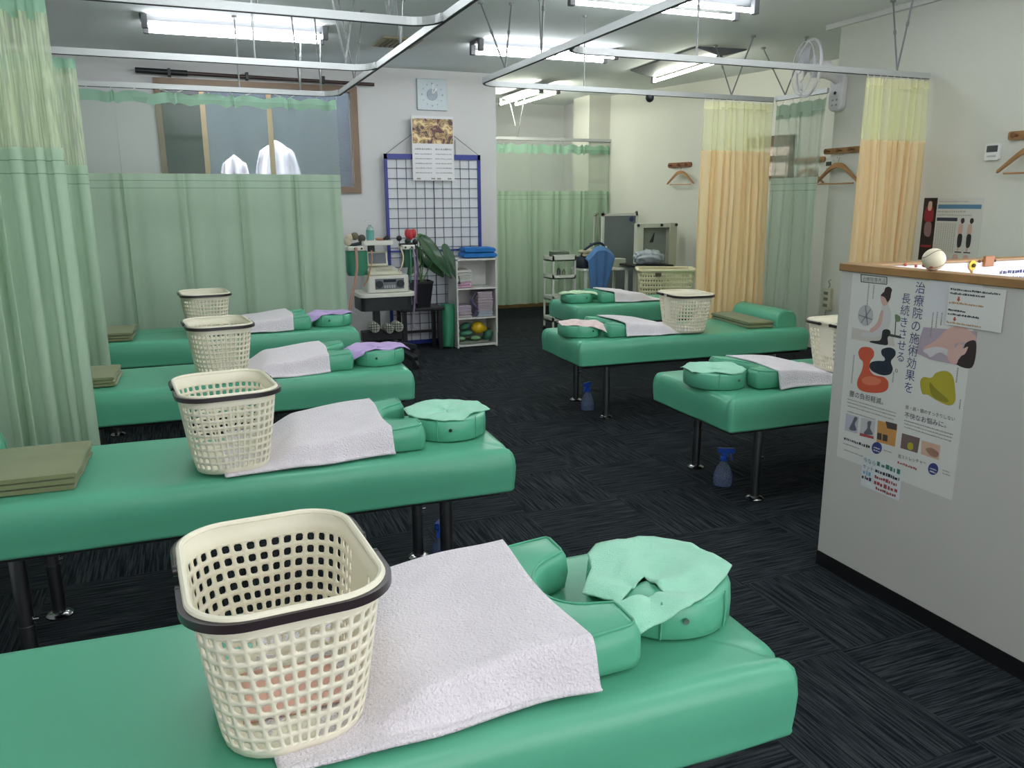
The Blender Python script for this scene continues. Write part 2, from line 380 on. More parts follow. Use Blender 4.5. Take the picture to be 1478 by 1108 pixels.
# ---------------------------------------------------------------- fluorescent lamps
TUBE = bpy.data.materials.new('lamp_tube'); TUBE.use_nodes = True
_b = TUBE.node_tree.nodes['Principled BSDF']; _b.inputs['Base Color'].default_value = (1, 1, 1, 1)
_b.inputs['Emission Color'].default_value = (.93, .97, 1.0, 1); _b.inputs['Emission Strength'].default_value = LAMP
TUBEW = TUBE.copy(); TUBEW.name = 'lamp_tube_warm'; TUBEW.node_tree.nodes['Principled BSDF'].inputs['Emission Strength'].default_value = LAMP*1.7; TUBEW.node_tree.nodes['Principled BSDF'].inputs['Emission Color'].default_value = (.98, 1.0, .84, 1)
HOUS = mat('lamp_housing', '5f6164', .5)
def lamp(label, loc, rz, tubes=(-.1, .1), L=1.22, W=.19, tube=None, deep=.032):
    t = thing('ceiling_lamp', label, 'ceiling lamp', loc, rz, None)
    hb = MB()
    pr = [(-W/2, 0), (-W/2+.01, -.012), (-.04, -deep), (.04, -deep), (W/2-.01, -.012), (W/2, 0)]
    hb.loft([[Vector((x, y, z)) for y, z in pr] for x in (-L/2-.03, L/2+.03)])
    hb.build('housing', HOUS, t, local=True, smooth=False)
    for y in tubes:
        MB().cyl((-L/2+.02, y, -deep-.042), (L/2-.02, y, -deep-.042), .0145, 12).build('tube', tube or TUBE, t, local=True)
        for sx in (-1, 1):
            MB().box((sx*L/2-.02, y-.022, -deep-.064), (sx*L/2+.02, y+.022, -.005)).build('lamp_holder', HOUS, t, local=True, bevel=.004)
    return t
lamp('twin tube fluorescent lamp over the far left beds by the window', (.46, 6.48, ZC), 0)
lamp('twin tube fluorescent lamp over the middle aisle in front of the clock wall', (2.91, 6.5, ZC), 0)
lamp('twin tube fluorescent lamp at the top edge of the photo, nearest on the right', (2.93, 4.69, ZC), 0)
lamp('twin tube fluorescent lamp inside the alcove behind the green curtain', (3.76, 8.9, ZC-.04), PI/2, tube=TUBEW)
lamp('single tube fluorescent lamp with wide reflector over the farthest right bed', (4.42, 6.72, ZC), PI/2-.08, tubes=(.0,), W=.5, tube=TUBEW, deep=.06)
for lab, x, y in (('twin tube fluorescent lamp out of view over the second left bed', .46, 4.5), ('twin tube fluorescent lamp out of view over the nearest left bed', .46, 2.3),
                  ('twin tube fluorescent lamp out of view above the counter aisle', 2.93, 2.7), ('twin tube fluorescent lamp out of view above where the viewer stands', 2.2, .3),
                  ('twin tube fluorescent lamp out of view behind the viewer', .46, -.9)):
    lamp(lab, (x, y, ZC), 0)

# ================================================================ BEDS
TH = .1626
def fold(v, k): return v
def mattress(L, W, h, s, seed):
    """upholstered pad: local x from head end inward (times s), y from near to far edge"""
    mb = MB(); prof = [(.008, 0), (.001, .003), (-.002, .010), (-.001, .016), (-.004, .05), (-.006, .09), (-.003, .12), (.003, .14), (.012, .153), (.024, .160), (.04, TH), (.08, TH+.001)]
    rings = []
    def ring(ins, z):
        pts = []
        r = .016
        x0, y0, x1, y1 = ins, ins, L-ins, W-ins; rr = max(.006, r-ins*.4)
        nx, ny = 60, 44
        for i in range(nx): pts.append((x0+rr+(x1-x0-2*rr)*i/(nx-1), y0))
        for k in range(1, 5): a = math.radians(-90+18*k); pts.append((x1-rr+rr*math.cos(a), y0+rr+rr*math.sin(a)))
        for i in range(ny): pts.append((x1, y0+rr+(y1-y0-2*rr)*i/(ny-1)))
        for k in range(1, 5): a = math.radians(18*k); pts.append((x1-rr+rr*math.cos(a), y1-rr+rr*math.sin(a)))
        for i in range(nx): pts.append((x1-rr-(x1-x0-2*rr)*i/(nx-1), y1))
        for k in range(1, 5): a = math.radians(90+18*k); pts.append((x0+rr+rr*math.cos(a), y1-rr+rr*math.sin(a)))
        for i in range(ny): pts.append((x0, y1-rr-(y1-y0-2*rr)*i/(ny-1)))
        for k in range(1, 5): a = math.radians(180+18*k); pts.append((x0+rr+rr*math.cos(a), y0+rr+rr*math.sin(a)))
        out = []
        for x, y in pts:
            d = .0035*noise2(x*6, y*7, seed+z*9)
            zz = z + (.003*noise2(x*4.5, y*5, seed+3) if z > .1 else 0)
            # gathered tuck at the two corners of the head end
            for cy in (0, W):
                q = math.hypot(x-.015, y-cy)
                if q < .14 and .07 < z:
                    f = math.exp(-((abs(y-cy)-.05)/.016)**2)*sstep(.16, .01, x)*sstep(.06, .14, z)
                    zz -= .011*f; x += .005*f*(1 if x < .05 else 0)
            nxm = -1 if x < ins+.001 else (1 if x > L-ins-.001 else 0); nym = -1 if y < ins+.001 else (1 if y > W-ins-.001 else 0)
            out.append(Vector((s*(x+nxm*d*(1 if z < .15 else 0)), y+nym*d*(1 if z < .15 else 0), h+zz)))
        return out
    for ins, z in prof: rings.append(ring(ins, z))
    for ins in (.14, .2, .26): rings.append(ring(min(ins, W/2-.02), TH+.002))
    return mb.loft(rings)
def make_bed(label, x, y, th, h, W, s, group, seed, L=1.8, knob=True):
    t = thing('treatment_bed', label, 'massage bed', (x, y, 0), th, group)
    mattress(L, W, h, s, seed).build('mattress', VINYL, t, local=True, angle=60)
    MB().box((min(s*.04, s*(L-.04)), .04, h-.02), (max(s*.04, s*(L-.04)), W-.04, h+.002)).build('base_board', mat('board_black', '1b1d1f', .7), t, local=True, smooth=False)
    for u in (.235, L-.235):
        for v in (.075 if W < .65 else .09, W-(.075 if W < .65 else .09)):
            lg = MB().cyl((s*u, v, .01), (s*u, v, h-.02), .0225, 20)
            lg.tube([(s*u, v, .19), (s*u, v, .2)], .0245, 20)
            lg = lg.build('leg', DARKCHROME, t, local=True)
            MB().lathe([(.045, 0), (.045, .006), (.036, .014), (.023, .018)], (s*u, v, 0), 24).build('foot', CHROME, lg, local=True)
            MB().cyl((s*u+.02, v, .215), (s*u+.036, v, .215), .006, 10).build('adjusting_bolt', CHROME, lg, local=True)
    return t
HL, HR = .443, .386
BEDS = {}
def bed(key, label, x, y, th, W, s, h):
    o = make_bed(label, x, y, th, h, W, s, 'green massage beds', sum(map(ord, key)))
    BEDS[key] = (x, y, th, s, h+TH, W)
bed('L1', 'green massage bed nearest the viewer, with the largest looking basket on it', .998, 1.048, -.02, .60, -1, HL)
bed('L2', 'second green massage bed of the left row, whole olive blanket at its left', 1.0, 2.49, -.024, .60, -1, HL)
bed('L3', 'third green massage bed of the left row, lilac cloth nearest the therapy trolley wheel', 1.024, 3.948, -.032, .60, -1, HL)
bed('L4', 'green massage bed at the back of the left row against the long curtain', 1.03, 5.40, -.03, .60, -1, HL)
bed('R1', 'green massage bed of the right row half hidden by the poster counter', 2.267, 2.945, -.019, .70, 1, HR)
bed('R2', 'green massage bed in the middle of the right row, bolster at far end', 2.314, 4.594, -.052, .70, 1, HR)
bed('R3', 'green massage bed at the back of the right row before the laundry basket', 3.10, 6.23, -.05, .66, 1, HR)
def bp(key, u, v, dz=0):
    x, y, t, s, h, W = BEDS[key]; c, n = math.cos(t), math.sin(t)
    return Vector((x+s*u*c-v*n, y+s*u*n+v*c, h+dz))

# ---------------------------------------------------------------- chest pillows (wedge with a neck notch), towels, face rings
PH, PH0 = .092, .055      # pillow height at the notch end / at the thin end
PL, PWD = .40, .43
def pillow_h(u):          # u from the notch end
    return PH0+(PH-PH0)*max(0, 1-u/PL)
def chest_pillow(key, u0, v0, label):
    s = BEDS[key][3]; seed = sum(map(ord, key))
    t = thing('chest_pillow', label, 'pillow', bp(key, u0, v0, .004), BEDS[key][2], 'green chest pillows with a neck notch')
    out = []
    nr, c = .105, PWD/2
    # outline: start at near corner of the notch end, run clockwise
    pts = [(0.0, .02), (.006, .006), (.02, 0)] + [(x, 0) for x in (.1, .2, .3, PL-.03)] + [(PL-.01, .008), (PL, .03)] + [(PL, .1+.23*i/4) for i in range(5)] + [(PL, PWD-.03), (PL-.01, PWD-.008)] + [(x, PWD) for x in (PL-.03, .3, .2, .1, .02)] + [(.006, PWD-.006), (0, PWD-.02), (0, c+nr+.03), (.004, c+nr+.012)]
    for i in range(13):
        a = math.radians(78-156*i/12); pts.append((.012+nr*math.cos(a)*.95, c+nr*math.sin(a)))
    pts += [(.004, c-nr-.012), (0, c-nr-.03)]
    cx, cy = .2, c
    def off(p, i, k):       # inset a point of the outline towards the body
        n = len(pts); a = Vector(pts[i-1]); b = Vector(pts[(i+1) % n]); d = (b-a).normalized(); nn = Vector((-d.y, d.x))
        return Vector(p)+nn*k
    rings = []
    for ins, fz in ((.008, 0), (0, .06), (-.005, .3), (-.006, .5), (-.004, .75), (.001, .9), (.009, .975), (.02, 1.0)):
        r = []
        for i, p in enumerate(pts):
            q = off(p, i, ins); H = pillow_h(p[0])
            wv = .0025*noise2(q.x*30, q.y*30+fz*25, seed) if 0 < fz < .95 else 0
            r.append(Vector((s*(q.x+wv), q.y+wv, fz*H)))
        rings.append(r)
    mb = MB().loft(rings, cap1=False)
    base = len(mb.v)-len(pts)
    top = list(range(base, base+len(pts)))
    o = mb; o.f.append(tuple(top))
    ob = o.build('cushion_body', VINYL, t, local=True, angle=50)
    pp = [Vector((s*off(p, i, .008).x, off(p, i, .008).y, pillow_h(p[0])*.985)) for i, p in enumerate(pts)]
    MB().tube(pp, .0028, 6, closed=True).build('piping', VINYL, t, local=True)
    return t
def towel(key, u0, v0, wid, ln, pu0, pv0, label, edge=.0, skew=0.0):
    """towel from over the pillow down onto the bed: u0 = bed-u of the edge on the pillow"""
    s = BEDS[key][3]; seed = sum(map(ord, key))
    t0 = bp(key, u0, v0, .0)
    def fn(a, b):
        # b: along the bed away from the head end, a: across
        u = b*ln; aa = a
        # extra samples at the near drop
        v = (aa-.5)*wid + wid/2 + skew*b*(1-a)*.6
        hang = 0
        U = u0+u-pu0; V = v0+v-pv0
        z = .006
        inside = sstep(-.036, -.004, V)*sstep(PWD+.05, PWD+.004, V)*sstep(PL+.12, PL-.01, U)
        z += inside*(pillow_h(min(max(U, 0), PL))+.003)
        z += .004*(1+noise2(u*14, v*11, seed))*(.3+.7*(1-inside))*.8 + .0045*(1+math.sin(u*21+v*9+seed))*(.3+inside*.7)*.5
        ue = u + .012*math.sin(a*5+seed) + .004*(1-b)*(1-a) + .018*(1-b)*a
        return Vector((s*ue, v+.006*math.sin(b*9+seed), z))
    def remap(a):    # more samples near the near edge
        return a**1.0
    mb = MB().grid(fn, 90, 60)
    o = mb.build('towel', TOWEL, None, solid=.007, off=1, angle=0)
    o.location = t0; o.rotation_euler = (0, 0, BEDS[key][2])
    return tag(o, label, 'towel', 'white towels over the chest pillows')
def face_ring(key, uc, vc, label, rx=.146, ry=.162):
    s = BEDS[key][3]; seed = sum(map(ord, key))
    t = thing('face_cushion', label, 'face cushion', bp(key, uc, vc, .004), BEDS[key][2], 'horseshoe face cushions')
    R0 = .05; H = .076; rings = []; n = 44
    gap = math.radians(17)
    for i in range(n+1):
        a = gap+(2*PI-2*gap)*i/n                     # angle 0 points towards the chest pillow
        # rounded rectangle cross section, radial from inner to outer
        ca, sa = math.cos(a), math.sin(a)
        e = min(1, min(i, n-i)/2.0); k = .55+.45*math.sqrt(e) if e < 1 else 1
        ro = Vector((rx*ca, ry*sa)); ri = Vector((R0*ca, (R0+.012)*sa)); mid = (ro+ri)/2
        sec = []
        for fr, fz in ((0.06, 0), (0, .06), (-.01, .5), (0, .92), (.05, .98), (.12, 1), (.5, 1.015), (.88, 1), (.95, .98), (1, .92), (1.02, .5), (1, .06), (.94, 0)):
            p = ri.lerp(ro, fr); p = mid+(p-mid)*k; z = H*(.5+(fz-.5)*k)
            p = p*(1+.012*noise2(a*6, fz*5, seed))
            sec.append(Vector((s*p.x, p.y, max(0, z))))
        rings.append(sec)
    MB().loft(rings).build('ring_body', VINYL, t, local=True, angle=70)
    for ang in (-60, -118):
        a = math.radians(ang)
        MB().tube([(s*rx*1.012*math.cos(a), ry*1.012*math.sin(a), .004), (s*rx*1.03*math.cos(a), ry*1.03*math.sin(a), .045), (s*rx*1.012*math.cos(a), ry*1.012*math.sin(a), .084)], .002, 6).build('seam', VINYL, t, local=True)
    a = math.radians(-78); px, py = s*rx*1.02*math.cos(a), ry*1.02*math.sin(a)
    MB().cyl((px, py, .046), (px+s*.004*math.cos(a), py+.005*math.sin(a), .046), .006, 12).build('eyelet', CHROME, t, local=True)
    return t
def face_towel(key, uc, vc, poly, hole, material, label, droop=.35, seed=None, lift=.0, group='small towels over the face cushions'):
    """towel draped over the face cushion; poly/hole are outlines in the ring's own plane (u towards the pillow)"""
    s = BEDS[key][3]; seed = seed or sum(map(ord, key)); H = .081
    hc = Vector((sum(p[0] for p in hole)/len(hole), sum(p[1] for p in hole)/len(hole)))
    def cast(pl, a):
        d = Vector((math.cos(a), math.sin(a))); best = .002
        for i in range(len(pl)):
            p = Vector(pl[i])-hc; q = Vector(pl[(i+1) % len(pl)])-hc; e = q-p; den = d.x*e.y-d.y*e.x
            if abs(den) < 1e-9: continue
            tt = (p.x*e.y-p.y*e.x)/den; uu = (p.x*d.y-p.y*d.x)/den
            if tt > 0 and -1e-6 <= uu <= 1+1e-6: best = max(best, tt)
        return best
    angs = sorted(set([2*PI*i/72 for i in range(72)] + [math.atan2(p[1]-hc.y, p[0]-hc.x) % (2*PI) for p in list(poly)+list(hole)]))
    n = len(angs); m_ = 16; vs = []
    for j in range(m_+1):
        for a in angs:
            r0, r1 = cast(hole, a), cast(poly, a); r = r0+(r1-r0)*j/m_
            p = hc+Vector((math.cos(a), math.sin(a)))*r
            d = math.hypot(p.x/.152, p.y/.165)
            z = H
            if d > 1.0: z -= droop*(d-1.0)*.10+ (d-1)**2*.06
            elif d < .42: z -= .02*(.42-d)
            z += .0035*noise2(p.x*38, p.y*30, seed)+.003*math.sin(a*5+seed)+lift*max(0, j/m_-.6)
            vs.append(Vector((s*p.x, p.y, max(z, .02))))
    fs = [(j*n+i, j*n+(i+1) % n, (j+1)*n+(i+1) % n, (j+1)*n+i) for j in range(m_) for i in range(n)]
    o = MB().add(vs, fs).build('face_towel', material, None, solid=.004, off=0, angle=0)
    o.location = bp(key, uc, vc, .004); o.rotation_euler = (0, 0, BEDS[key][2])
    return tag(o, label, 'towel', group)

NM = {'L1': 'bed nearest the viewer', 'L2': 'second left bed', 'L3': 'third left bed', 'L4': 'back left bed',
      'R1': 'right bed by the counter', 'R2': 'middle right bed', 'R3': 'back right bed'}
RINGU = {'L1': .14, 'L2': .165, 'L3': .14, 'L4': .15, 'R1': .115, 'R2': .12, 'R3': .15}
RINGV = {'L1': .29, 'L2': .29, 'L3': .27, 'L4': .3, 'R1': .31, 'R2': .30, 'R3': .36}
PILU = {'L1': .295, 'L2': .30, 'L3': .295, 'L4': .31, 'R1': .235, 'R2': .25, 'R3': .3}
PILV = {'L1': .08, 'L2': .08, 'L3': .08, 'L4': .09, 'R1': .11, 'R2': .09, 'R3': .14}
SQ = [(-.150, -.055), (-.135, .08), (-.115, .125), (-.04, .15), (.07, .15), (.11, .11), (.13, .05), (.19, -.03), (.15, -.085), (.145, -.185), (.03, -.172), (-.05, -.13), (-.115, -.085)]
SQ2 = [(-.14, .09), (-.16, -.04), (-.06, -.10), (-.02, -.16), (.05, -.15), (.11, -.11), (.15, -.02), (.15, .06), (.08, .15), (-.04, .155)]
SQ3 = [(.19, .06), (.20, -.075), (.165, -.135), (.10, -.155), (.03, -.10), (-.06, -.115), (-.175, -.045), (-.16, .04), (-.06, .125), (.08, .14)]
TRI = [(.045, -.025), (.045, -.105), (.14, -.10)]
TRI2 = [(-.006, .002), (.0, -.003), (.008, .0), (.0, .003)]
cols = {'L1': (MINT, 'mint green'), 'L2': (MINT, 'mint green'), 'L3': (LILAC, 'lilac'), 'L4': (LILAC, 'lilac'), 'R1': (MINT, 'mint green'), 'R2': (PINK, 'pale pink patterned'), 'R3': (PMINT, 'pale green')}
for k in BEDS:
    chest_pillow(k, PILU[k], PILV[k], 'green wedge chest pillow with a neck notch on the '+NM[k])
    towel(k, PILU[k]+.105, PILV[k]-.038, PWD+.06, .55 if k != 'R3' else .5, PILU[k], PILV[k], 'white terry towel spread over the chest pillow of the '+NM[k], skew=-.05 if k in ('L1', 'L2', 'L3') else 0)
    face_ring(k, RINGU[k], RINGV[k], 'green horseshoe face cushion at the head of the '+NM[k])
    m_, cn = cols[k]
    face_towel(k, RINGU[k], RINGV[k], SQ if k in ('L1', 'R2') else (SQ3 if k in ('L3', 'L4', 'R3') else SQ2), TRI if k == 'L1' else TRI2, m_, cn+' small towel on the face cushion of the '+NM[k], droop=1.1 if k in ('L3', 'L4', 'R2') else .35)
# ---------------------------------------------------------------- perforated baskets with two folding handles
def basket_body(wt, dt, wb_, db, H, ncell=(11, 12), rows=9, r=.055, panel=True, hole=.62, lip=.02, nc=5, band=(.06, .87)):
    """cells round the perimeter, each with a rounded hole; panel: the two x faces keep a plain panel in the upper middle"""
    mb = MB()
    nx, ny = ncell
    def per(k, z):
        """point on the outline at cell coordinate k, height fraction z"""
        f = z; w = wb_+(wt-wb_)*(f**.8); d = db+(dt-db)*(f**.8); x0, y0 = w/2, d/2; rr = r
        tot = 2*(nx+ny)+4*nc; k = k % tot
        seg = [('e', Vector((-x0+rr, -y0)), Vector((x0-rr, -y0)), nx), ('c', Vector((x0-rr, -y0+rr)), -90, nc), ('e', Vector((x0, -y0+rr)), Vector((x0, y0-rr)), ny), ('c', Vector((x0-rr, y0-rr)), 0, nc),
               ('e', Vector((x0-rr, y0)), Vector((-x0+rr, y0)), nx), ('c', Vector((-x0+rr, y0-rr)), 90, nc), ('e', Vector((-x0, y0-rr)), Vector((-x0, -y0+rr)), ny), ('c', Vector((-x0+rr, -y0+rr)), 180, nc)]
        for sg in seg:
            if k <= sg[3]:
                t = k/sg[3]
                if sg[0] == 'e': p = sg[1].lerp(sg[2], t)
                else: a = math.radians(sg[2]+90*t); p = sg[1]+Vector((math.cos(a), math.sin(a)))*rr
                return Vector((p.x, p.y, z*H))
            k -= sg[3]
    tot = 2*(nx+ny)+4*nc
    zb, zt = band
    def quad(k0, k1, z0, z1):
        mb.add([per(k0, z0), per(k1, z0), per(k1, z1), per(k0, z1)], [(0, 1, 2, 3)])
    pan = set()
    if panel:
        for base in (nx+nc, 2*nx+ny+3*nc):
            for c in range(base+2, base+ny-2):
                for rw in range(3, rows): pan.add((c, rw))
    for c in range(tot):
        quad(c, c+1, .012, zb); quad(c, c+1, zt, 1)
        for rw in range(rows):
            z0 = zb+(zt-zb)*rw/rows; z1 = zb+(zt-zb)*(rw+1)/rows
            if (c, rw) in pan: quad(c, c+1, z0, z1); continue
            P = lambda a, b: per(c+a, z0+(z1-z0)*b)
            i0, i1 = .5-hole/2, .5+hole/2; q = .13
            outer = [(0, 0), (.5, 0), (1, 0), (1, .5), (1, 1), (.5, 1), (0, 1), (0, .5)]
            inner = [(i0+q*.4, i0+q*.4), (.5, i0), (i1-q*.4, i0+q*.4), (i1, .5), (i1-q*.4, i1-q*.4), (.5, i1), (i0+q*.4, i1-q*.4), (i0, .5)]
            inner = [(i0, i0+q), (i0+q, i0), (.5, i0), (i1-q, i0), (i1, i0+q), (i1, .5), (i1, i1-q), (i1-q, i1), (.5, i1), (i0+q, i1), (i0, i1-q), (i0, .5)]
            outer = [(0, 0), (0, 0), (.5, 0), (1, 0), (1, 0), (1, .5), (1, 1), (1, 1), (.5, 1), (0, 1), (0, 1), (0, .5)]
            o = [P(*a) for a in outer]; ii = [P(*a) for a in inner]; n = 12
            base = len(mb.v); mb.add(o+ii, [])
            for i in range(n):
                j = (i+1) % n
                if outer[i] == outer[j]: mb.f.append((base+i, base+n+j, base+n+i))
                else: mb.f.append((base+i, base+j, base+n+j, base+n+i))
    # bottom plate
    ring = [per(c, .012) for c in range(tot)]; ring2 = [Vector((p.x*.94, p.y*.94, .002)) for p in ring]
    mb.loft([ring, ring2], cap0=False, cap1=True)
    return mb, per, tot, (nx, ny, nc)
def weld(o, d=.0004):
    b = bmesh.new(); b.from_mesh(o.data); bmesh.ops.remove_doubles(b, verts=b.verts, dist=d); bmesh.ops.recalc_face_normals(b, faces=b.faces); b.to_mesh(o.data); b.free()
def make_basket(label, loc, rz):
    t = thing('plastic_basket', label, 'basket', loc, rz, 'cream baskets with dark handles')
    H = .262
    mb, per, tot, (nx, ny, nc) = basket_body(.285, .365, .218, .295, H, (5, 8), 9, .082, nc=6)
    o = mb.build('basket_body', CREAM, t, local=True, angle=50); weld(o)
    for p in o.data.polygons: p.use_smooth = True
    md = o.modifiers.new('thick', 'SOLIDIFY'); md.thickness = .0035; md.offset = 0
    # rolled lip
    pts = []
    for c in range(tot*2):
        p = per(c/2, 1.0); d = Vector((p.x, p.y, 0)).normalized(); pts.append(p+d*.003)
    MB().tube(pts, .006, 8, closed=True).build('rim', CREAM, t, local=True)
    # two bail handles hinged at the middle of the x faces, folded down on to the rim
    for sg in (-1, 1):
        hp = []
        for c in range(tot*2+1):
            p = per(c/2, .985)
            if p.y*sg < .028: continue
            hp.append(p)
        hp.sort(key=lambda p: math.atan2(p.y*sg, p.x))
        hp = [Vector((p.x*1.055+(.004 if p.x > 0 else -.004), p.y*1.05, p.z-.004)) for p in hp]
        n = len(hp)
        rings = []
        hb = MB(); hb.strip(hp, .011, .014); ho = hb.build('handle', DBROWN, t, local=True, bevel=.004, seg=3)
        for e in (hp[0], hp[-1]):
            MB().cyl((e.x*.955, e.y, e.z), (e.x*1.03, e.y, e.z), .009, 12).build('hinge_pin', DBROWN, ho, local=True)
    return t
b0 = make_basket('cream perforated basket with dark handles on the bed nearest the viewer', bp('L1', .913, .212, .011), .06)
spots = [('L2', .94, .19, .10, 'cream perforated basket with dark handles on the second left bed'),
         ('L3', .935, .2, .10, 'cream perforated basket with dark handles on the third left bed'),
         ('L4', .975, .22, .10, 'cream perforated basket with dark handles at the back left before the long curtain'),
         ('R1', .93, .30, 0.0, 'cream perforated basket with plain side panel partly hidden by the poster counter'),
         ('R2', .865, .17, -.1, 'cream perforated basket with dark handles on the middle right bed')]
for k, u, v, rz, lab in spots:
    copy_tree(b0, bp(k, u, v, .011), rz, lab)
o = MB().grid(lambda u, v: bp('L1', .905, .245, .019)+Vector(((u-.5)*.17, (v-.5)*.15-.015, .002*math.sin(u*9))), 8, 8).build('paper_slip', mat('pink_paper', 'e6b4a4', .8), solid=.0006)
tag(o, 'pinkish paper slip lying in the bottom of the nearest basket', 'paper')

# ---------------------------------------------------------------- folded olive blankets
def folded(name, label, cat, loc, rz, w, d, h, material, layers=3, group=None, seed=1, x_open=True):
    """a cloth folded several times: stacked loops seen from the near side (local x: width, y: depth)"""
    t = MB(); n = 14
    lh = h/layers
    for k in range(layers):
        z0 = k*lh; ins = .004*(k % 2)+.003*math.sin(seed+k*2)
        rings = []
        for i in range(n+1):
            y = -d/2+d*i/n
            sec = []
            x0, x1 = -w/2+ins, w/2-ins*1.5; r = lh*.48
            for a in range(7):
                th = math.radians(-90+30*a); sec.append((x1-r+r*math.cos(th), z0+lh/2+r*math.sin(th)))
            for a in range(7):
                th = math.radians(90+30*a); sec.append((x0+r+r*math.cos(th), z0+lh/2+r*math.sin(th)))
            e = 1-.25*(1-math.sqrt(min(1, min(i, n-i)/1.5)))
            rings.append([Vector((x+.003*noise2(y*20, x*9, seed+k), y+.004*math.sin(x*20+k), z0+lh/2+(z-z0-lh/2)*e+.0025*noise2(x*16, y*16, seed+k)+.0025)) for x, z in sec])
        t.loft(rings)
    o = t.build(name, material, angle=60); o.location = loc; o.rotation_euler = (0, 0, rz)
    return tag(o, label, cat, group)
G = 'folded olive blankets'
p = bp('L2', 1.59, .27, 0); folded('folded_blanket', 'olive blanket folded flat at the left end of the second left bed', 'blanket', p, -.03, .42, .36, .055, OLIVE, 3, G, 2)
p = bp('L3', 1.59, .28, 0); folded('folded_blanket', 'olive folded blanket peeking out behind the near green curtain on the third left bed', 'blanket', p, -.03, .36, .33, .05, OLIVE, 3, G, 4)
p = bp('L4', 1.60, .24, 0); folded('folded_blanket', 'olive folded blanket at the left end of the back left bed', 'blanket', p, -.03, .36, .36, .055, OLIVE, 3, G, 6)
p = bp('R2', 1.47, .36, 0); folded('folded_blanket', 'olive blanket folded long against the bolster of the middle right bed', 'blanket', p, PI/2-.12, .56, .2, .05, OLIVE, 2, G, 8)
# bolsters
def bolster(label, key, u, v, ln, r, half=True):
    s = BEDS[key][3]; t = thing('bolster', label, 'bolster', bp(key, u, v, .0), BEDS[key][2], 'green vinyl bolsters')
    prof = [(r, 0), (r*1.02, r*.3), (r*.98, r*.65), (r*.85, r*1.0), (r*.6, r*1.26), (r*.3, r*1.38), (0, r*1.42), (-r*.3, r*1.38), (-r*.6, r*1.26), (-r*.85, r*1.0), (-r*.98, r*.65), (-r*1.02, r*.3), (-r, 0)]
    rings = []
    for i in range(17):
        y = -ln/2+ln*i/16; e = .93 if i in (0, 16) else 1
        rings.append([Vector((x*e, y, z*e+.002)) for x, z in prof])
    MB().loft(rings).build('bolster_body', VINYL, t, local=True, angle=60)
    for sy in (-1, 1):
        MB().tube([(x*.985, sy*(ln/2-.006), z*.985+.003) for x, z in prof], .0025, 6).build('end_piping', VINYL, t, local=True)
bolster('green half round bolster at the far right end of the middle right bed', 'R2', 1.67, .37, .56, .085)
bolster('green half round bolster cut by the left photo edge on the second left bed', 'L2', 1.74, .28, .5, .09)

# ---------------------------------------------------------------- spray bottles
SPB = glass_mat('blue_clear_bottle', 'b4c4e2', .82, .06); BLUE = mat('blue_plastic', '1f4fae', .3)
def spray(label, loc, rz):
    t = thing('spray_bottle', label, 'spray bottle', loc, rz, 'blue trigger spray bottles')
    MB().lathe([(.03, .001), (.048, .006), (.052, .03), (.05, .06), (.036, .1), (.02, .125), (.016, .14)], n=24).build('bottle', SPB, t, local=True)
    MB().lathe([(.043, .008), (.046, .03), (.044, .05), (.001, .051)], n=20).build('water', glass_mat('water_blue', 'b4c6e0', .85, .03), t, local=True)
    MB().lathe([(.019, .138), (.021, .142), (.021, .158), (.014, .165)], n=16).build('collar', BLUE, t, local=True)
    h = MB(); h.box((-.05, -.011, .178), (.032, .011, .205)); h.box((-.016, -.011, .16), (.014, .011, .18)); h.box((-.056, -.007, .184), (-.05, .007, .198))
    h.build('spray_head', BLUE, t, local=True, bevel=.004)
    MB().strip([(-.025, 0, .18), (-.036, 0, .165), (-.042, 0, .14)], .012, .006, up=(1, 0, 0)).build('trigger', BLUE, t, local=True, smooth=False)
    return t
s0 = spray('blue trigger spray bottle on the carpet under the middle right bed', (2.53, 4.9, 0), .5)
copy_tree(s0, (2.474, 3.25, 0), 2.6, 'blue trigger spray bottle on the carpet under the right bed beside the counter')
copy_tree(s0, (.845, 2.9, 0), .9, 'blue trigger spray bottle on the carpet under the right end of second left bed')
copy_tree(s0, (-.80, 2.86, 0), .5, 'blue trigger spray bottle at the left photo edge under the second left bed')
# ================================================================ RAILS
ZR = 2.23
RAILM = mat('rail_grey', 'b9bcbc', .4, .35); RAILD = mat('rail_slot', '23262a', .6); RODM = mat('rod_grey', '8e9090', .4, .4)
def arc_corner(a, c, b, r, n=8):
    a, c, b = Vector(a), Vector(c), Vector(b); d0 = (a-c).normalized(); d1 = (b-c).normalized()
    p0 = c+d0*r; p1 = c+d1*r; ctr = c+(d0+d1)*r
    out = []
    for i in range(n+1):
        t = i/n*PI/2; out.append(ctr - d1*r*math.cos(t) - d0*r*math.sin(t))
    return out
def rail(label, pts, rods, base):
    t = thing('curtain_rail', label, 'curtain rail', base)
    MB().strip(pts, .022, .034).build('rail_bar', RAILM, t, smooth=False)
    MB().strip([Vector(p)-Vector((0, 0, .018)) for p in pts], .010, .004).build('rail_slot', RAILD, t, smooth=False)
    for a, b in rods:
        a, b = Vector(a), Vector(b)
        g = MB(); g.cyl(a, b, .0055, 10)
        mid = a.lerp(b, .55); g.cyl(mid-(b-a).normalized()*.012, mid+(b-a).normalized()*.012, .009, 10)
        ro = g.build('hanger_rod', RODM, t)
        MB().cyl((b.x, b.y, b.z-.014), (b.x, b.y, ZC), .016, 12).build('ceiling_flange', RODM, ro, local=False) if False else None
        f = MB().cyl((b.x, b.y, ZC-.014), (b.x, b.y, ZC), .018, 12)
        WM[ro.name] = WM[t.name]; f.build('ceiling_flange', RODM, ro)
    return t
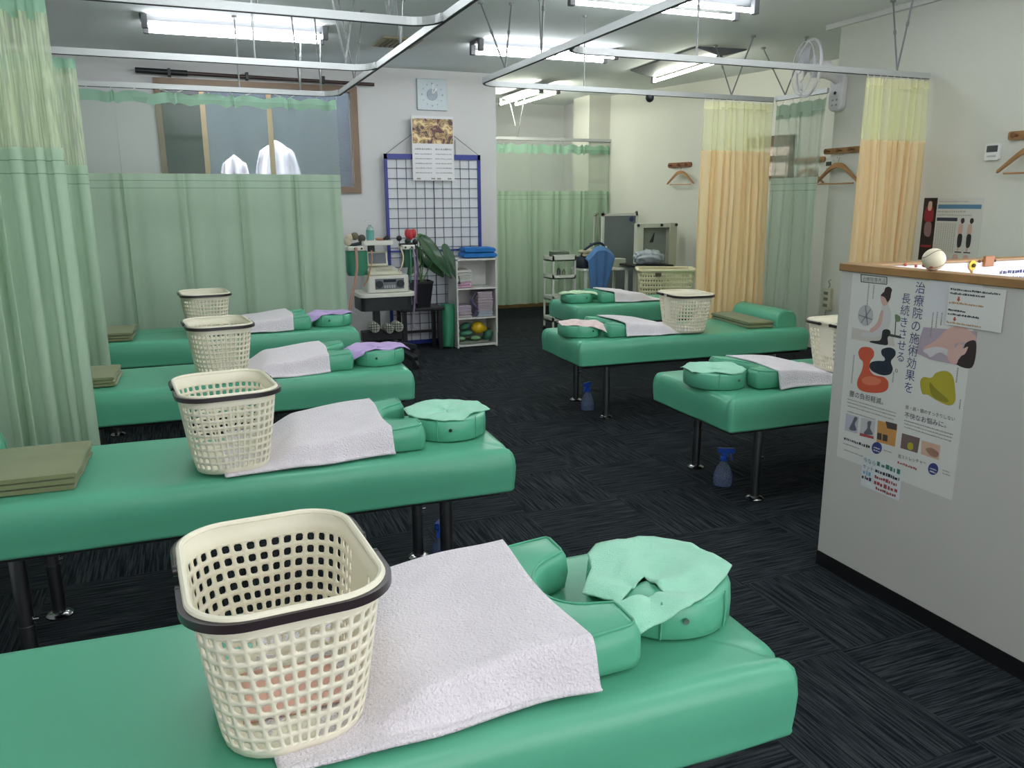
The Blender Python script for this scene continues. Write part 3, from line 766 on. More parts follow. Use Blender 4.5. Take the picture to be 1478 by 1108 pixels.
def vee(x, y, dx, dy): return [((x, y, ZR+.017), (x+dx, y+dy, ZC-.01)), ((x, y, ZR+.017), (x-dx, y-dy, ZC-.01))]
def one(x, y): return [((x, y, ZR+.017), (x, y, ZC-.01))]
X0 = 1.117
def seg(px0, px1, n=1): return [px0, px1]
# the long rail running away from the viewer on the left and the three rails joining it
rail('long curtain rail running along the ends of the left beds to the window wall', [(X0, -.6, ZR), (X0, 6.29-.12, ZR)], vee(X0, 3.3, .0, .2)+vee(X0, 4.35, .1, .2)+vee(X0, 5.6, .12, .2), (X0, 3.0, ZR))
for yy, lab in ((3.69, 'cross rail over the third left bed, nearest to the top edge of the photo'), (5.01, 'cross rail over the back left bed, second from the window'), (6.26, 'cross rail carrying the long green curtain before the window')):
    dy = (0.02)
    pts = [Vector((XL, yy-.03, ZR)), Vector((.2, yy-.02, ZR))]+arc_corner((0, yy, ZR), (X0-.012, yy, ZR), (X0-.012, yy-1, ZR), .13)
    if yy > 6: rods = one(.43, yy)+vee(.85, yy, .06, .22)+vee(1.0, yy, .05, .2)
    elif yy > 4: rods = one(.44, yy)+vee(.95, yy, .12, .2)
    else: rods = one(.35, yy)+vee(.9, yy, .12, .2)
    rail(lab, pts, rods, (.2, yy, ZR))
XRR = 1.90
rail('right hand rail turning a corner towards the first yellow curtain', [Vector((XRR, -.6, ZR)), Vector((XRR, 4.6, ZR))]+arc_corner((XRR, 4, ZR), (XRR, 5.37, ZR), (4, 5.37, ZR), .16)+[Vector((3, 5.40, ZR)), Vector((4.43, 5.45, ZR))],
     [((1.9, 4.85, ZR+.017), (1.90, 5.28, ZC-.01)), ((1.9, 4.85, ZR+.017), (2.1, 5.24, ZC-.01))]+vee(XRR, 4.3, .1, .18)+one(2.72, 5.4)+[((4.02, 5.44, ZR+.017), (4.25, 6.0, ZC-.01)), ((4.02, 5.44, ZR+.017), (4.29, 5.56, ZC-.01))], (3.0, 5.4, ZR))
rail('cross rail from the right hand rail to the second yellow curtain by the wall', arc_corner((XRR+.012, 3, ZR), (XRR+.012, 4.06, ZR), (4, 4.06, ZR), .14)+[Vector((3, 4.08, ZR)), Vector((4.57, 4.1, ZR))], one(2.76, 4.075)+vee(4.29, 4.1, .12, .2), (3.2, 4.08, ZR))
rail('short rail of the green curtain below the wall fan', [(4.42, 5.40, ZR), (4.44, 4.86, ZR)], [((4.42, 5.3, ZR+.017), (4.70, 5.95, ZC-.01)), ((4.42, 5.3, ZR+.017), (4.72, 5.45, ZC-.01))], (4.43, 5.1, ZR))
ra = rail('alcove curtain rail between the clock wall and the pillar', [(3.06, 9.2, 2.185), (5.09, 9.2, 2.185)], [], (4, 9.2, 2.185))
for a, b in (((733.5, 136), (744, 182)), ((759, 130), (746.6, 199))):
    p = onY(*b, 9.2); q_ = onZ(*a, ZC); q_ = Vector((q_.x, q_.y, ZC))
    MB().cyl(p, q_, .007, 10).build('hanger_rod', RODM, ra)
o = MB().lathe([(.03, .03), (.032, .012), (.028, 0), (.018, -.012), (.004, -.018)], (0, 0, 0), 16).build('dome_sensor', BLACK)
o.location = (3.27, 5.41, ZR-.05)
tag(o, 'small black dome fixed under the rail in front of the first coat rack', 'sensor')

# ================================================================ CURTAINS
GRN = cloth_mat('green_curtain', 'c2d9c2', .45); GNET = cloth_mat('green_net', 'b8d0b8', .4, .76); GNETD = cloth_mat('green_net_dense', 'd3e0c2', .45, .22, wave=110)
GHEAD = cloth_mat('green_header', 'a6ccb4', .45)
GRNB = cloth_mat('green_curtain_grey', 'd2e2d4', .6, .10); GNETB = cloth_mat('green_net_grey', 'c0d2c4', .5, .62)
YEL = cloth_mat('yellow_curtain', 'f8e4bc', .45); YNET = cloth_mat('yellow_net', 'f4f4cc', .45, .34); YHEAD = cloth_mat('yellow_header', 'f4f2cc', .45, .15)
HEM = cloth_mat('hem_green', '8fae94', .2)
HOOK = mat('hook_white', 'd0d0c8', .5)
def curtain(label, path, zt, zs, zb, folds, amp, mats, head=.075, nhook=12, seed=1, head_drop=.02, flare=0.0, uneven=.35, spf=14, hem=True, base=None, net_amp=None):
    path = [Vector((p[0], p[1], 0)) for p in path]
    ls = [(path[i+1]-path[i]).length for i in range(len(path)-1)]; Ltot = sum(ls)
    def at(t):
        d = t*Ltot
        for i, l in enumerate(ls):
            if d <= l or i == len(ls)-1:
                return path[i].lerp(path[i+1], min(1, d/l)), (path[i+1]-path[i]).normalized()
            d -= l
    n = int(folds*spf); rng = random.Random(seed)
    ph = [rng.uniform(-1, 1) for _ in range(8)]
    def P(t, z):
        k = (zt-z)/(zt-zb)
        tt = t+uneven/folds*.5*math.sin(2*PI*t*folds*.37+ph[0]*3)*sstep(0, .1, t)*sstep(1, .9, t)
        p, d = at(min(1, max(0, tt))); nn = Vector((-d.y, d.x, 0))
        a = amp*(.75+.35*ph[1]*math.sin(2*PI*t*2.3+ph[2]*4))*(.55+.45*min(1, k*3))
        w = math.sin(2*PI*folds*t+.9*math.sin(2*PI*t*folds*.21+ph[3]*5)+k*.5*math.sin(t*19+ph[4]*3))
        w = math.copysign(abs(w)**.8, w)
        s2 = math.sin(4*PI*folds*t+ph[5]*3)*.35
        q = p+nn*a*w+d*(a*s2*.6)+d*(t-.5)*flare*k*Ltot
        # slow sway of the hanging cloth
        q += nn*.012*math.sin(z*2.1+t*6+ph[6]*3)
        return Vector((q.x, q.y, z))
    c = path[0].lerp(path[-1], .5)
    t = thing('curtain', label, 'curtain', base or (c.x, c.y, zb))
    def band(z0, z1, nz, name, m_, sc=1, th=0):
        mb = MB().grid(lambda u, v: P(u, z0+(z1-z0)*v), n, nz)
        o = mb.build(name, m_, t, angle=0)
        return o
    def hd(u, v):
        q = P(u, zt-head*(1-v)); sag = head_drop*abs(math.sin(PI*u*nhook))*(1 if v > .5 else 1)
        return Vector((q.x, q.y, q.z-head_drop+sag*0-(head_drop*(1-abs(math.cos(PI*u*nhook)))*.9)))
    MB().grid(hd, n, 3).build('header', mats[2], t, angle=0)
    band(zs, zt-head*.9, 10, 'net_panel', mats[1]); band(zb, zs, 14, 'fabric_panel', mats[0])
    if hem:
        d0 = (path[-1]-path[0]).normalized(); nf = Vector((d0.y, -d0.x, 0))*.0025
        for hz in (zs-.05, zs-.10):
            MB().grid(lambda u, v: P(u, hz+.004*v)+nf, n, 1).build('hem_line', HEM, t, angle=0)
    for i in range(nhook+1):
        q = P(i/nhook, zt-.01); pp, d = at(i/nhook)
        MB().tube([(pp.x, pp.y, ZR-.018 if zt > 2.17 else zt+.03), (q.x, q.y, q.z-.01)], .003, 6).build('curtain_hook', HOOK, t)
    return t
curtain('bunched pale green curtain at the left photo edge, in front of the other curtains', [(-1.22, 3.66), (-.425, 3.69)], 2.235, 1.665, .28, 11, .05, (GRN, GNETD, GHEAD), head=.085, nhook=11, seed=3, head_drop=.01)
curtain('bunched green curtain half hidden just behind the one at the left edge', [(-1.2, 4.98), (-.47, 5.0)], 2.215, 1.655, .3, 9, .055, (GRN, GNETD, GHEAD), nhook=9, seed=8, head_drop=.012)
curtain('long green curtain with a see-through net top drawn across before the window', [(-1.3, 6.22), (.2, 6.24), (1.11, 6.27)], 2.218, 1.655, .3, 17, .022, (GRN, GNET, GHEAD), head=.07, nhook=16, seed=5, head_drop=.022, uneven=.7)
curtain('green curtain with net top closing the alcove beside the clock wall', [(3.07, 9.2), (5.1, 9.2)], 2.16, 1.575, .2, 16, .03, (GRN, GNET, GHEAD), head=.10, nhook=16, seed=9, head_drop=.03, uneven=.6)
curtain('bunched yellow curtain left of the wall fan at the end of the rail', [(3.77, 5.42), (4.43, 5.45)], 2.205, 1.83, .25, 11, .045, (YEL, YNET, YHEAD), head=.06, nhook=10, seed=12, head_drop=.006, hem=False)
curtain('bunched yellow curtain right of the wall fan, behind the counter', [(4.03, 4.08), (4.555, 4.1)], 2.205, 1.82, .25, 10, .045, (YEL, YNET, YHEAD), head=.06, nhook=9, seed=14, head_drop=.006, hem=False)
curtain('grey green curtain hanging below the wall fan between the two yellow curtains', [(4.42, 5.40), (4.44, 4.86)], 2.2, 1.62, .3, 6, .03, (GRNB, GNETB, cloth_mat('grey_green_header', 'a8c2b0', .5, .15)), head=.11, nhook=6, seed=15, head_drop=.02)

# ================================================================ COUNTER
PANEL = mat('counter_white', 'bfbdb8', .55, var=.015, vscale=3)
t = thing('reception_counter', 'white counter panel with wood cap and black kickboard at the right photo edge', 'counter', (2.30, 1.0, 0))
MB().box((2.27, -1.2, .06), (2.32, 2.34, 1.19)).build('side_panel', PANEL, t, smooth=False)
MB().box((2.32, 2.29, .06), (4.35, 2.34, 1.205)).build('end_panel', PANEL, t, smooth=False)
k_ = MB(); k_.box((2.267, -1.2, 0), (2.321, 2.343, .06)); k_.box((2.32, 2.287, 0), (4.35, 2.343, .06)); k_.build('kickboard', BBK, t, smooth=False)
MB().box((2.262, -1.2, 1.19), (2.326, 2.347, 1.218)).build('wood_cap', WOOD, t, bevel=.003)
MB().box((2.326, 2.286, 1.205), (4.35, 2.346, 1.215)).build('wood_cap', WOOD, t, bevel=.002)
MB().box((2.32, .2, .70), (2.95, 2.285, .73)).build('desk_top', mat('desk_white', 'dcdad6', .5), t, smooth=False)
# papers inside, pinned on the end panel
def flat(name, label, cat, poly, y, material, th=.0012):
    mb = MB(); mb.prism([(p[0], p[1]) for p in poly], -th, 0, Matrix(((1, 0, 0, 0), (0, 0, 1, y), (0, 1, 0, 0), (0, 0, 0, 1))))
    o = mb.build(name, material, smooth=False)
    if label: tag(o, label, cat)
    return o
def strokes(n, x0, x1, z, h, rng):
    """a run of illegible little writing: tiny irregular bars"""
    out = []; x = x0
    while x < x1:
        w = rng.uniform(.3, .9)*h
        out.append((x, z+rng.uniform(-.1, .1)*h, min(x+w, x1), z+h*rng.uniform(.6, 1))); x += w+h*rng.uniform(.15, .5)
    return out
t = thing('notice_sheet', 'long white notice pinned inside the counter behind the baseball', 'notice', (2.9, 2.288, .9))
MB().box((2.43, 2.286, .86), (3.4, 2.289, 1.203)).build('sheet', mat('notice_white', 'efe6ea', .7), t, smooth=False)
g = MB()
wp = onY(1443, 393, 2.2855)
for q in strokes(0, wp.x, wp.x+.3, wp.z-.006, .014, random.Random(4))+strokes(0, wp.x-.02, wp.x+.3, wp.z-.032, .014, random.Random(5)): g.box((q[0], 2.285, q[1]), (q[2], 2.2862, q[3]))
g.build('writing', INKB, t, smooth=False)
for px, py in ((1307, 382), (1322, 384), (1414, 377), (1436, 376)):
    pp = onY(px, py, 2.284); MB().ball(pp, .006, 8).build('pin', mat('pin_brown', '5a3430', .4) if px > 1400 else mat('pin_red', 'b04a3c', .4), t)
o = MB().box((-.026, -.012, -.02), (.026, 0, .022)).build('wooden_clip', mat('clip_brown', 'a5683c', .5), bevel=.003); o.location = onY(1425, 377, 2.286)
tag(o, 'small brown wooden clip on the white notice inside the counter', 'clip')
fw = onY(1404, 383, 2.28)
t = thing('flower', 'small yellow sunflower decoration on the notice inside the counter', 'flower', fw)
g = MB()
for i in range(10):
    a = 2*PI*i/10; g.ball((fw.x+.013*math.cos(a), 2.28, fw.z+.013*math.sin(a)), .0075, 8, (1, .35, 1))
g.build('petals', mat('petal_yellow', 'e8c840', .6), t); MB().ball((fw.x, 2.275, fw.z), .008, 10).build('flower_centre', mat('flower_brown', '4c3c20', .7), t)
MB().tube([(fw.x, 2.282, fw.z-.012), (fw.x+.005, 2.282, fw.z-.04), (fw.x+.008, 2.282, fw.z-.07)], .004, 6).build('stem', mat('stem_tan', 'c0904c', .6), t)
by = 1.962; bc = Vector((2.294, by, 1.218+.0365))
t = thing('baseball', 'cream baseball with dark seam resting on the wood cap of the counter', 'ball', (2.294, by, 1.218))
MB().ball(bc, .0365, 24).build('leather_ball', mat('ball_cream', 'ded6bc', .55, var=.05, vscale=20), t)
g = MB(); pts = []
for i in range(60):
    a = 2*PI*i/60; v = Vector((math.cos(a)+.35*math.cos(3*a), math.sin(a)-.35*math.sin(3*a), 1.05*math.sin(2*a))).normalized()
    v = Matrix.Rotation(.55, 3, 'X') @ Matrix.Rotation(1.1, 3, 'Y') @ v; pts.append(v*.0367+bc)
g.tube(pts, .001, 5, closed=True); g.build('seam', mat('seam_brown', '6a5648', .8), t)
g = MB()
for dy, dz, r_ in ((.018, -.024, .010), (-.012, -.026, .008)):
    v = Vector((-.7*.0365, dy, dz)).normalized(); g.ball(bc+v*.0335, r_, 10, (.6, 1, .6))
g.build('red_print', mat('print_red', 'b0503e', .6), t)

# ---------------------------------------------------------------- the poster on the counter
XP = 2.27
def pz(px, py):
    p = onX(px, py, XP); return (p.y, p.z)
def K7(x, y): return pz(1198+x*.30675, 380+y*.30675)
class Flat:
    """flat print: polygons on the plane x = XP, stacked in thin layers"""
    def __init__(s, t): s.t = t; s.k = 0
    def poly(s, name, pts, material, lift=1, smoothed=False):
        if smoothed:
            q = spline([(p[0], p[1], 0) for p in pts], 5, True); pts = [(v.x, v.y) for v in q]
        return s.polys(name, [pts], material, lift)
    def polys(s, name, plist, material, lift=1):
        mb = MB(); x = XP-.0007-.00025*lift
        for pts in plist:
            n = len(pts); mb.add([(x, p[0], p[1]) for p in pts]+[(XP-.0004, p[0], p[1]) for p in pts], [tuple(range(n)), tuple(range(2*n-1, n-1, -1))]+[(i, n+i, n+(i+1) % n, (i+1) % n) for i in range(n)])
        return mb.build(name, material, s.t, smooth=False)
    def text(s, name, body, size, y, z, material, lift=2, rot=0.0, sx=1.0, **kw):
        """y,z: anchor; text reads towards -y"""
        vs, fs = text_mesh(body, size, **kw); x = XP-.0007-.00025*lift; c, n = math.cos(rot), math.sin(rot)
        mb = MB().add([(x, y-(v.x*sx*c-v.y*n), z+v.x*sx*n+v.y*c) for v in vs], fs)
        return mb.build(name, material, s.t, smooth=False, recalc=False)
    def lines(s, name, y0, y1, z, h, material, seed, lift=1):
        mb = []
        for q in strokes(0, -y0, -y1, z, h, random.Random(seed)):
            mb.append([(-q[0], q[1]), (-q[2], q[1]), (-q[2], q[3]), (-q[0], q[3])])
        return s.polys(name, mb, material, lift)
def rect(y0, z0, y1, z1): return [(y0, z0), (y1, z0), (y1, z1), (y0, z1)]
pt = thing('poster', 'tall treatment poster with orange chair and woman taped on the counter panel', 'poster', (2.269, 2.03, .475))
FP = Flat(pt)
MB().box((2.2695, 1.768, .478), (2.2699, 2.284, 1.184)).build('poster_sheet', mat('poster_paper', 'd2d2cd', .5), pt, smooth=False)
# soft grey blue photo at the top middle behind the note
FP.poly('pale_photo', [K7(470, 75), K7(720, 97), K7(700, 300), K7(440, 250)], mat('photo_haze', 'cfcfd2', .6), .2)
FP.polys('label_frame', [[K7(145, 50), K7(270, 64), K7(270, 68), K7(145, 54)], [K7(145, 84), K7(268, 97), K7(268, 101), K7(145, 88)], [K7(145, 50), K7(149, 50), K7(149, 88), K7(145, 88)], [K7(266, 64), K7(270, 64), K7(270, 98), K7(266, 98)]], mat('label_green', '46544c', .7))
a = K7(152, 80); b = K7(264, 92)
FP.text('label_text', '治療院専売品', (a[0]-b[0])/6.0, a[0], a[1], mat('label_green', '46544c', .7))
V1 = [K7(428, 95), K7(372, 605)]
def vert(body, top, bot, name, material):
    n = len(body); step = (top[1]-bot[1])/n; size = step*.98
    for i, ch in enumerate(body):
        f = (i+.5)/n; y = top[0]+(bot[0]-top[0])*f; z = top[1]-(i+1)*step+step*.14
        FP.text(name, ch, size, y, z, material, 2, align='CENTER')
vert('治療院の施術効果を', K7(430, 85), K7(368, 612), 'headline_character', INKB)
vert('長続きさせる。', K7(362, 138), K7(326, 520), 'headline_character', INKB)
# kneeling woman with exercise ball
SK = mat('print_skin', 'c9a59a', .6); HAIR = mat('print_hair', '332628', .6); SHIRT = mat('print_shirt', 'c4c2c2', .6); TROU = mat('print_black', '26262a', .6)
FP.poly('print_floor', [K7(105, 300), K7(300, 345), K7(305, 390), K7(100, 355)], mat('print_floor', 'c2bcb4', .6), .3)
FP.poly('print_ball', [K7(132+36*math.cos(t_)+36, 245+50*math.sin(t_)) for t_ in [i*PI/8 for i in range(16)]], mat('print_ball', 'aeb0b2', .6), .6)
FP.polys('print_ball_lines', [[K7(136, 240), K7(200, 262), K7(200, 267), K7(136, 245)], [K7(165, 200), K7(170, 200), K7(180, 290), K7(175, 290)], [K7(190, 215), K7(194, 217), K7(150, 280), K7(146, 278)]], mat('print_line', '77787c', .6), 1)
FP.poly('print_shirt', [K7(250, 190), K7(275, 195), K7(288, 240), K7(278, 300), K7(255, 330), K7(228, 345), K7(180, 345), K7(150, 340), K7(152, 325), K7(200, 322), K7(225, 300), K7(238, 240)], SHIRT, 1, True)
FP.poly('print_arm', [K7(240, 225), K7(252, 228), K7(240, 290), K7(205, 322), K7(190, 322), K7(190, 310), K7(222, 280)], SK, 1.4, True)
FP.poly('print_head', [K7(240, 150), K7(262, 140), K7(278, 155), K7(276, 185), K7(258, 200), K7(244, 188)], SK, 1.6, True)
FP.poly('print_hair', [K7(240, 150), K7(256, 132), K7(262, 115), K7(278, 110), K7(292, 122), K7(288, 142), K7(284, 165), K7(272, 182), K7(264, 168), K7(256, 158)], HAIR, 2, True)
FP.poly('print_trousers', [K7(250, 315), K7(278, 312), K7(285, 330), K7(272, 350), K7(272, 382), K7(240, 382), K7(192, 372), K7(194, 364), K7(238, 360)], TROU, 2, True)
FP.polys('print_table', [[K7(278, 330), K7(335, 342), K7(335, 354), K7(278, 342)], [K7(308, 268), K7(312, 268), K7(308, 340), K7(304, 340)]], mat('print_line2', '4a4a46', .6), 1)
FP.poly('print_plant', [K7(308, 240), K7(330, 250), K7(330, 272), K7(310, 272)], mat('print_leaf', '6a7c5c', .6), 1.5, True)
# orange and black posture seats
FP.poly('orange_seat', [K7(135, 415), K7(152, 394), K7(190, 396), K7(207, 415), K7(205, 440), K7(190, 462), K7(188, 500), K7(210, 525), K7(255, 535), K7(275, 560), K7(268, 595), K7(230, 609), K7(165, 604), K7(133, 585), K7(130, 550), K7(150, 505), K7(156, 465), K7(140, 445)], mat('print_orange', 'c4563a', .6), 1.2, True)
FP.poly('orange_seat_light', [K7(150, 545), K7(190, 530), K7(240, 548), K7(225, 570), K7(170, 570)], mat('print_orange_light', 'd4785a', .6), 1.5, True)
FP.poly('black_seat', [K7(245, 405), K7(280, 395), K7(306, 408), K7(308, 432), K7(290, 455), K7(288, 470), K7(296, 495), K7(285, 520), K7(250, 526), K7(205, 510), K7(187, 488), K7(195, 465), K7(225, 458), K7(255, 458), K7(258, 445), K7(244, 428)], mat('print_navy', '1f2a36', .6), 1.6, True)
# neck massage photo
FP.poly('neck_photo', [K7(440, 300), K7(695, 320), K7(668, 492), K7(472, 452), K7(400, 420)], mat('print_mauve', 'a89aa6', .6), .6)
FP.poly('print_neck', [K7(440, 400), K7(500, 360), K7(560, 305), K7(630, 298), K7(690, 350), K7(660, 375), K7(600, 372), K7(560, 410), K7(500, 420)], SK, 1, True)
FP.poly('print_shoulder', [K7(440, 408), K7(505, 392), K7(562, 410), K7(560, 440), K7(520, 418), K7(475, 440), K7(462, 430)], SHIRT, 1.3, True)
FP.poly('print_dark_hair', [K7(640, 375), K7(688, 370), K7(670, 488), K7(596, 474), K7(622, 430)], HAIR, 1.3, True)
FP.poly('print_hand', [K7(566, 392), K7(585, 378), K7(590, 398), K7(612, 372), K7(618, 384), K7(628, 378), K7(624, 402), K7(650, 392), K7(636, 425), K7(610, 440), K7(596, 472), K7(566, 466), K7(552, 430)], SK, 2, True)
# yellow cushion
FP.poly('yellow_cushion', [K7(425, 560), K7(440, 535), K7(478, 538), K7(500, 515), K7(545, 506), K7(578, 530), K7(590, 600), K7(588, 650), K7(560, 668), K7(505, 645), K7(462, 618), K7(435, 612)], mat('print_yellow', 'aaa030', .6), 1.2, True)
FP.poly('yellow_cushion_shade', [K7(470, 560), K7(500, 590), K7(560, 645), K7(530, 650), K7(480, 620)], mat('print_yellow_dark', '8a8426', .6), 1.5, True)
# captions
def cap(name, body, a, b, material, lift=2):
    A = K7(*a); B = K7(*b); n = max(len(l) for l in body.split('\n')); w = math.hypot(A[0]-B[0], B[1]-A[1])
    FP.text(name, body, w/n*1.0, A[0], A[1], material, lift, rot=math.atan2(B[1]-A[1], A[0]-B[0]))
cap('caption', '腰の負担軽減。', (92, 622), (268, 668), INK)
cap('caption', '首・肩・頭のすっきりしない', (355, 682), (590, 742), INK)
cap('caption', '不快なお悩みに。', (350, 722), (565, 778), INK)
cap('caption', '首ストレッチャー', (320, 912), (455, 948), INK)
A, B = K7(66, 830), K7(190, 868); FP.lines('caption_print', A[0], B[0], (A[1]+B[1])/2, .011, INK, 77)
rg = random.Random(3)
for i, (a, b) in enumerate((((82, 640), (310, 706)), ((82, 655), (310, 722)), ((82, 672), (300, 736)), ((82, 700), (215, 735)), ((350, 742), (580, 806)), ((350, 757), (575, 822)), ((350, 772), (570, 838)), ((64, 850), (140, 872)), ((252, 880), (290, 892)), ((66, 880), (190, 920)), ((530, 975), (565, 986)), ((530, 990), (565, 1000)))):
    A, B = K7(*a), K7(*b); w = A[0]-B[0]
    FP.lines('small_print', A[0], B[0], (A[1]+B[1])/2-.0, .0045, INKG, i)
for (x, y0, y1) in ((182, 95, 200), (206, 100, 165), (484, 230, 350), (504, 228, 300), (526, 232, 290), (112, 430, 560), (298, 510, 560), (600, 490, 560), (612, 640, 680)):
    A, B = K7(x, y0), K7(x-6, y1); g = []
    z = A[1]; rg2 = random.Random(x)
    while z > B[1]:
        h = rg2.uniform(.002, .005); g.append(rect(A[0], z, A[0]-.0045, z-h)); z -= h+.0016
    FP.polys('small_vertical_print', g, INKG)
A, B = K7(318, 940), K7(410, 972); FP.lines('price_print', A[0], B[0], (A[1]+B[1])/2, .008, INKR, 78)
# small pictures along the bottom
FP.poly('small_photo', [K7(76, 705), K7(136, 722), K7(128, 800), K7(70, 785)], mat('print_grey', 'aeb0ba', .6))
FP.poly('small_photo_figure', [K7(118, 722), K7(130, 730), K7(118, 755), K7(124, 785), K7(92, 780), K7(105, 748)], mat('print_fig', '5c5e68', .6), 1.6, True)
FP.poly('small_photo', [K7(148, 725), K7(214, 742), K7(206, 826), K7(140, 810)], mat('print_grey2', 'bab8bc', .6))
FP.poly('small_photo_figure', [K7(178, 745), K7(196, 745), K7(190, 775), K7(202, 805), K7(160, 800), K7(176, 775)], mat('print_fig', '5c5e68', .6), 1.6, True)
FP.poly('small_photo_stripe', [K7(142, 796), K7(206, 814), K7(206, 826), K7(140, 810)], INKR, 1.8)
FP.poly('small_photo', [K7(226, 738), K7(318, 760), K7(306, 862), K7(220, 838)], mat('print_tan', 'c08a4e', .6))
FP.polys('small_photo_blocks', [[K7(262, 742), K7(316, 756), K7(314, 785), K7(270, 775)], [K7(224, 795), K7(244, 800), K7(243, 832), K7(222, 826)], [K7(250, 803), K7(272, 808), K7(270, 838), K7(248, 833)]], mat('print_dark', '43403e', .6), 1.6)
FP.poly('small_photo', [K7(340, 798), K7(424, 822), K7(412, 892), K7(332, 868)], mat('print_brown', '6e5c58', .6))
FP.poly('small_photo_cushion', [K7(366, 850), K7(378, 842), K7(392, 852), K7(388, 876), K7(368, 872)], mat('print_yellow', 'aaa030', .6), 1.6, True)
FP.poly('small_photo', [K7(432, 832), K7(520, 856), K7(512, 925), K7(428, 896)], mat('print_peach', 'c9a892', .6))
FP.poly('small_photo_hand', [K7(452, 872), K7(480, 868), K7(512, 892), K7(500, 912), K7(470, 900)], mat('print_tanhand', '9a7464', .6), 1.6, True)
for cx, cy in ((221, 868), (486, 967)):
    FP.poly('blue_dot', [K7(cx+24*math.cos(i*PI/14), cy+28*math.sin(i*PI/14)) for i in range(28)], mat('dot_blue', '38407c', .6), 1.2)
    A, B = K7(cx-14, cy-4), K7(cx+16, cy+3); FP.lines('dot_print', A[0], B[0], A[1]-.002, .005, PAPER, cx, 2); FP.lines('dot_print', A[0], B[0], A[1]-.012, .005, PAPER, cx+1, 2)
# tape bits, white note and coloured hand written card
nt_ = thing('note_card', 'white laminated note card overlapping the upper right of the counter poster', 'note', (2.266, 1.77, 1.05))
FN = Flat(nt_); 
MB().box((2.2655, 1.672, 1.052), (2.2668, 1.868, 1.182)).build('card', mat('card_white', 'd6d6d2', .3), nt_, bevel=.0006)
XP = 2.2668-.0009
for i, (a, b, zz, m_) in enumerate(((1.862, 1.69, 1.165, INK), (1.862, 1.74, 1.152, INK), (1.862, 1.74, 1.122, mat('ink_ochre', 'b08a60', .8)), (1.862, 1.80, 1.098, INK), (1.862, 1.75, 1.085, INK), (1.862, 1.74, 1.058, mat('ink_ochre', 'b08a60', .8)))):
    FN.lines('note_writing', a, b, zz, .0065, m_, 20+i)
FN.polys('red_arrow', [[(1.832, 1.146), (1.826, 1.146), (1.826, 1.138), (1.822, 1.138), (1.829, 1.130), (1.836, 1.138), (1.832, 1.138)], [(1.838, 1.08), (1.832, 1.08), (1.832, 1.074), (1.828, 1.074), (1.835, 1.066), (1.842, 1.074), (1.838, 1.074)]], mat('arrow_red', 'b8503c', .7))
XP = 2.2690
cd = thing('hand_written_card', 'hand written card in green and red at the foot of the counter poster', 'note', (2.268, 2.06, .40))
MB().box((2.2684, 1.974, .402), (2.2689, 2.153, .522)).build('card', mat('card_grey', 'd0d4d6', .4), cd, smooth=False)
XP = 2.2684
FC = Flat(cd)
FC.text('card_writing', '今なら', .020, 2.149, .498, mat('ink_green', '3f7462', .8))
FC.lines('card_writing', 2.085, 1.982, .500, .018, mat('ink_green', '3f7462', .8), 5)
FC.text('card_writing', 'セット', .017, 2.149, .474, INK)
FC.lines('card_writing', 2.09, 1.982, .474, .013, INK, 6)
FC.lines('card_writing', 2.09, 1.99, .452, .013, INKR, 7); FC.lines('card_writing', 2.145, 2.11, .450, .018, mat('ink_cyan', '6aa0c4', .8), 8)
FC.lines('card_writing', 2.149, 2.105, .432, .014, INK, 9); FC.lines('card_writing', 2.09, 1.985, .428, .015, INKR, 10); FC.lines('card_writing', 2.08, 1.99, .41, .011, INKR, 11)
# ================================================================ WALL THINGS
# clock
CLK = mat('clock_face', 'b4c0c6', .35); 
t = thing('wall_clock', 'square pale blue clock high on the wall above the calendar', 'clock', (2.365, YB, 2.34))
MB().box((2.215, YB-.028, 2.34), (2.52, YB-.002, 2.635)).build('clock_face', CLK, t, bevel=.004)
cc = Vector((2.368, YB-.03, 2.487))
MB().lathe([(.055, 0), (.055, .003), (.001, .003)], n=28, M=Matrix.Translation(cc) @ Matrix.Rotation(PI/2, 4, 'X')).build('centre_disc', mat('clock_grey', '8590a0', .4), t)
g = MB()
for i in range(12):
    a = 2*PI*i/12; p = cc+Vector((math.sin(a)*.105, -.001, math.cos(a)*.105)); g.ball(p, .0055 if i % 3 else .0075, 8, (1, .3, 1))
g.build('hour_marks', mat('clock_mark', '8a97a6', .4), t)
def hand(ang, ln, w, nm):
    a = math.radians(ang); d = Vector((math.sin(a), 0, math.cos(a))); MB().strip([cc-d*.02+Vector((0, -.006, 0)), cc+d*ln+Vector((0, -.006, 0))], w, .002, up=(0, 1, 0)).build(nm, mat('hand_white', 'f0f0f0', .4), t, smooth=False)
hand(38, .075, .011, 'hour_hand'); hand(5, .1, .009, 'minute_hand')
# grid panel
t = thing('wire_grid_panel', 'tall white wall grid panel with navy frame and navy wires behind the plant', 'display panel', (2.345, 7.99, 0))
GX0, GX1, GZ = 1.845, 2.845, 1.915; gy = 7.985
fr = MB()
fr.box((GX0, gy-.01, GZ-.05), (GX1, gy+.012, GZ)); fr.box((GX0, gy-.01, 0), (GX0+.03, gy+.012, GZ)); fr.box((GX1-.03, gy-.01, 0), (GX1, gy+.012, GZ)); fr.box((GX0, gy-.01, .01), (GX1, gy+.012, .05)); fr.box((GX0, gy-.01, .96), (GX1, gy+.006, .975))
fr.build('frame', NAVY, t, smooth=False)
MB().box((GX0+.02, gy+.012, .02), (GX1-.02, gy+.02, GZ-.02)).build('white_backing', mat('grid_white', 'd3d5da', .6), t, smooth=False)
g = MB()
for i in range(1, 10): x = GX0+.03+(GX1-GX0-.06)*i/10; g.cyl((x, gy-.004, .03), (x, gy-.004, GZ-.04), .005 if i == 5 else .0032, 6)
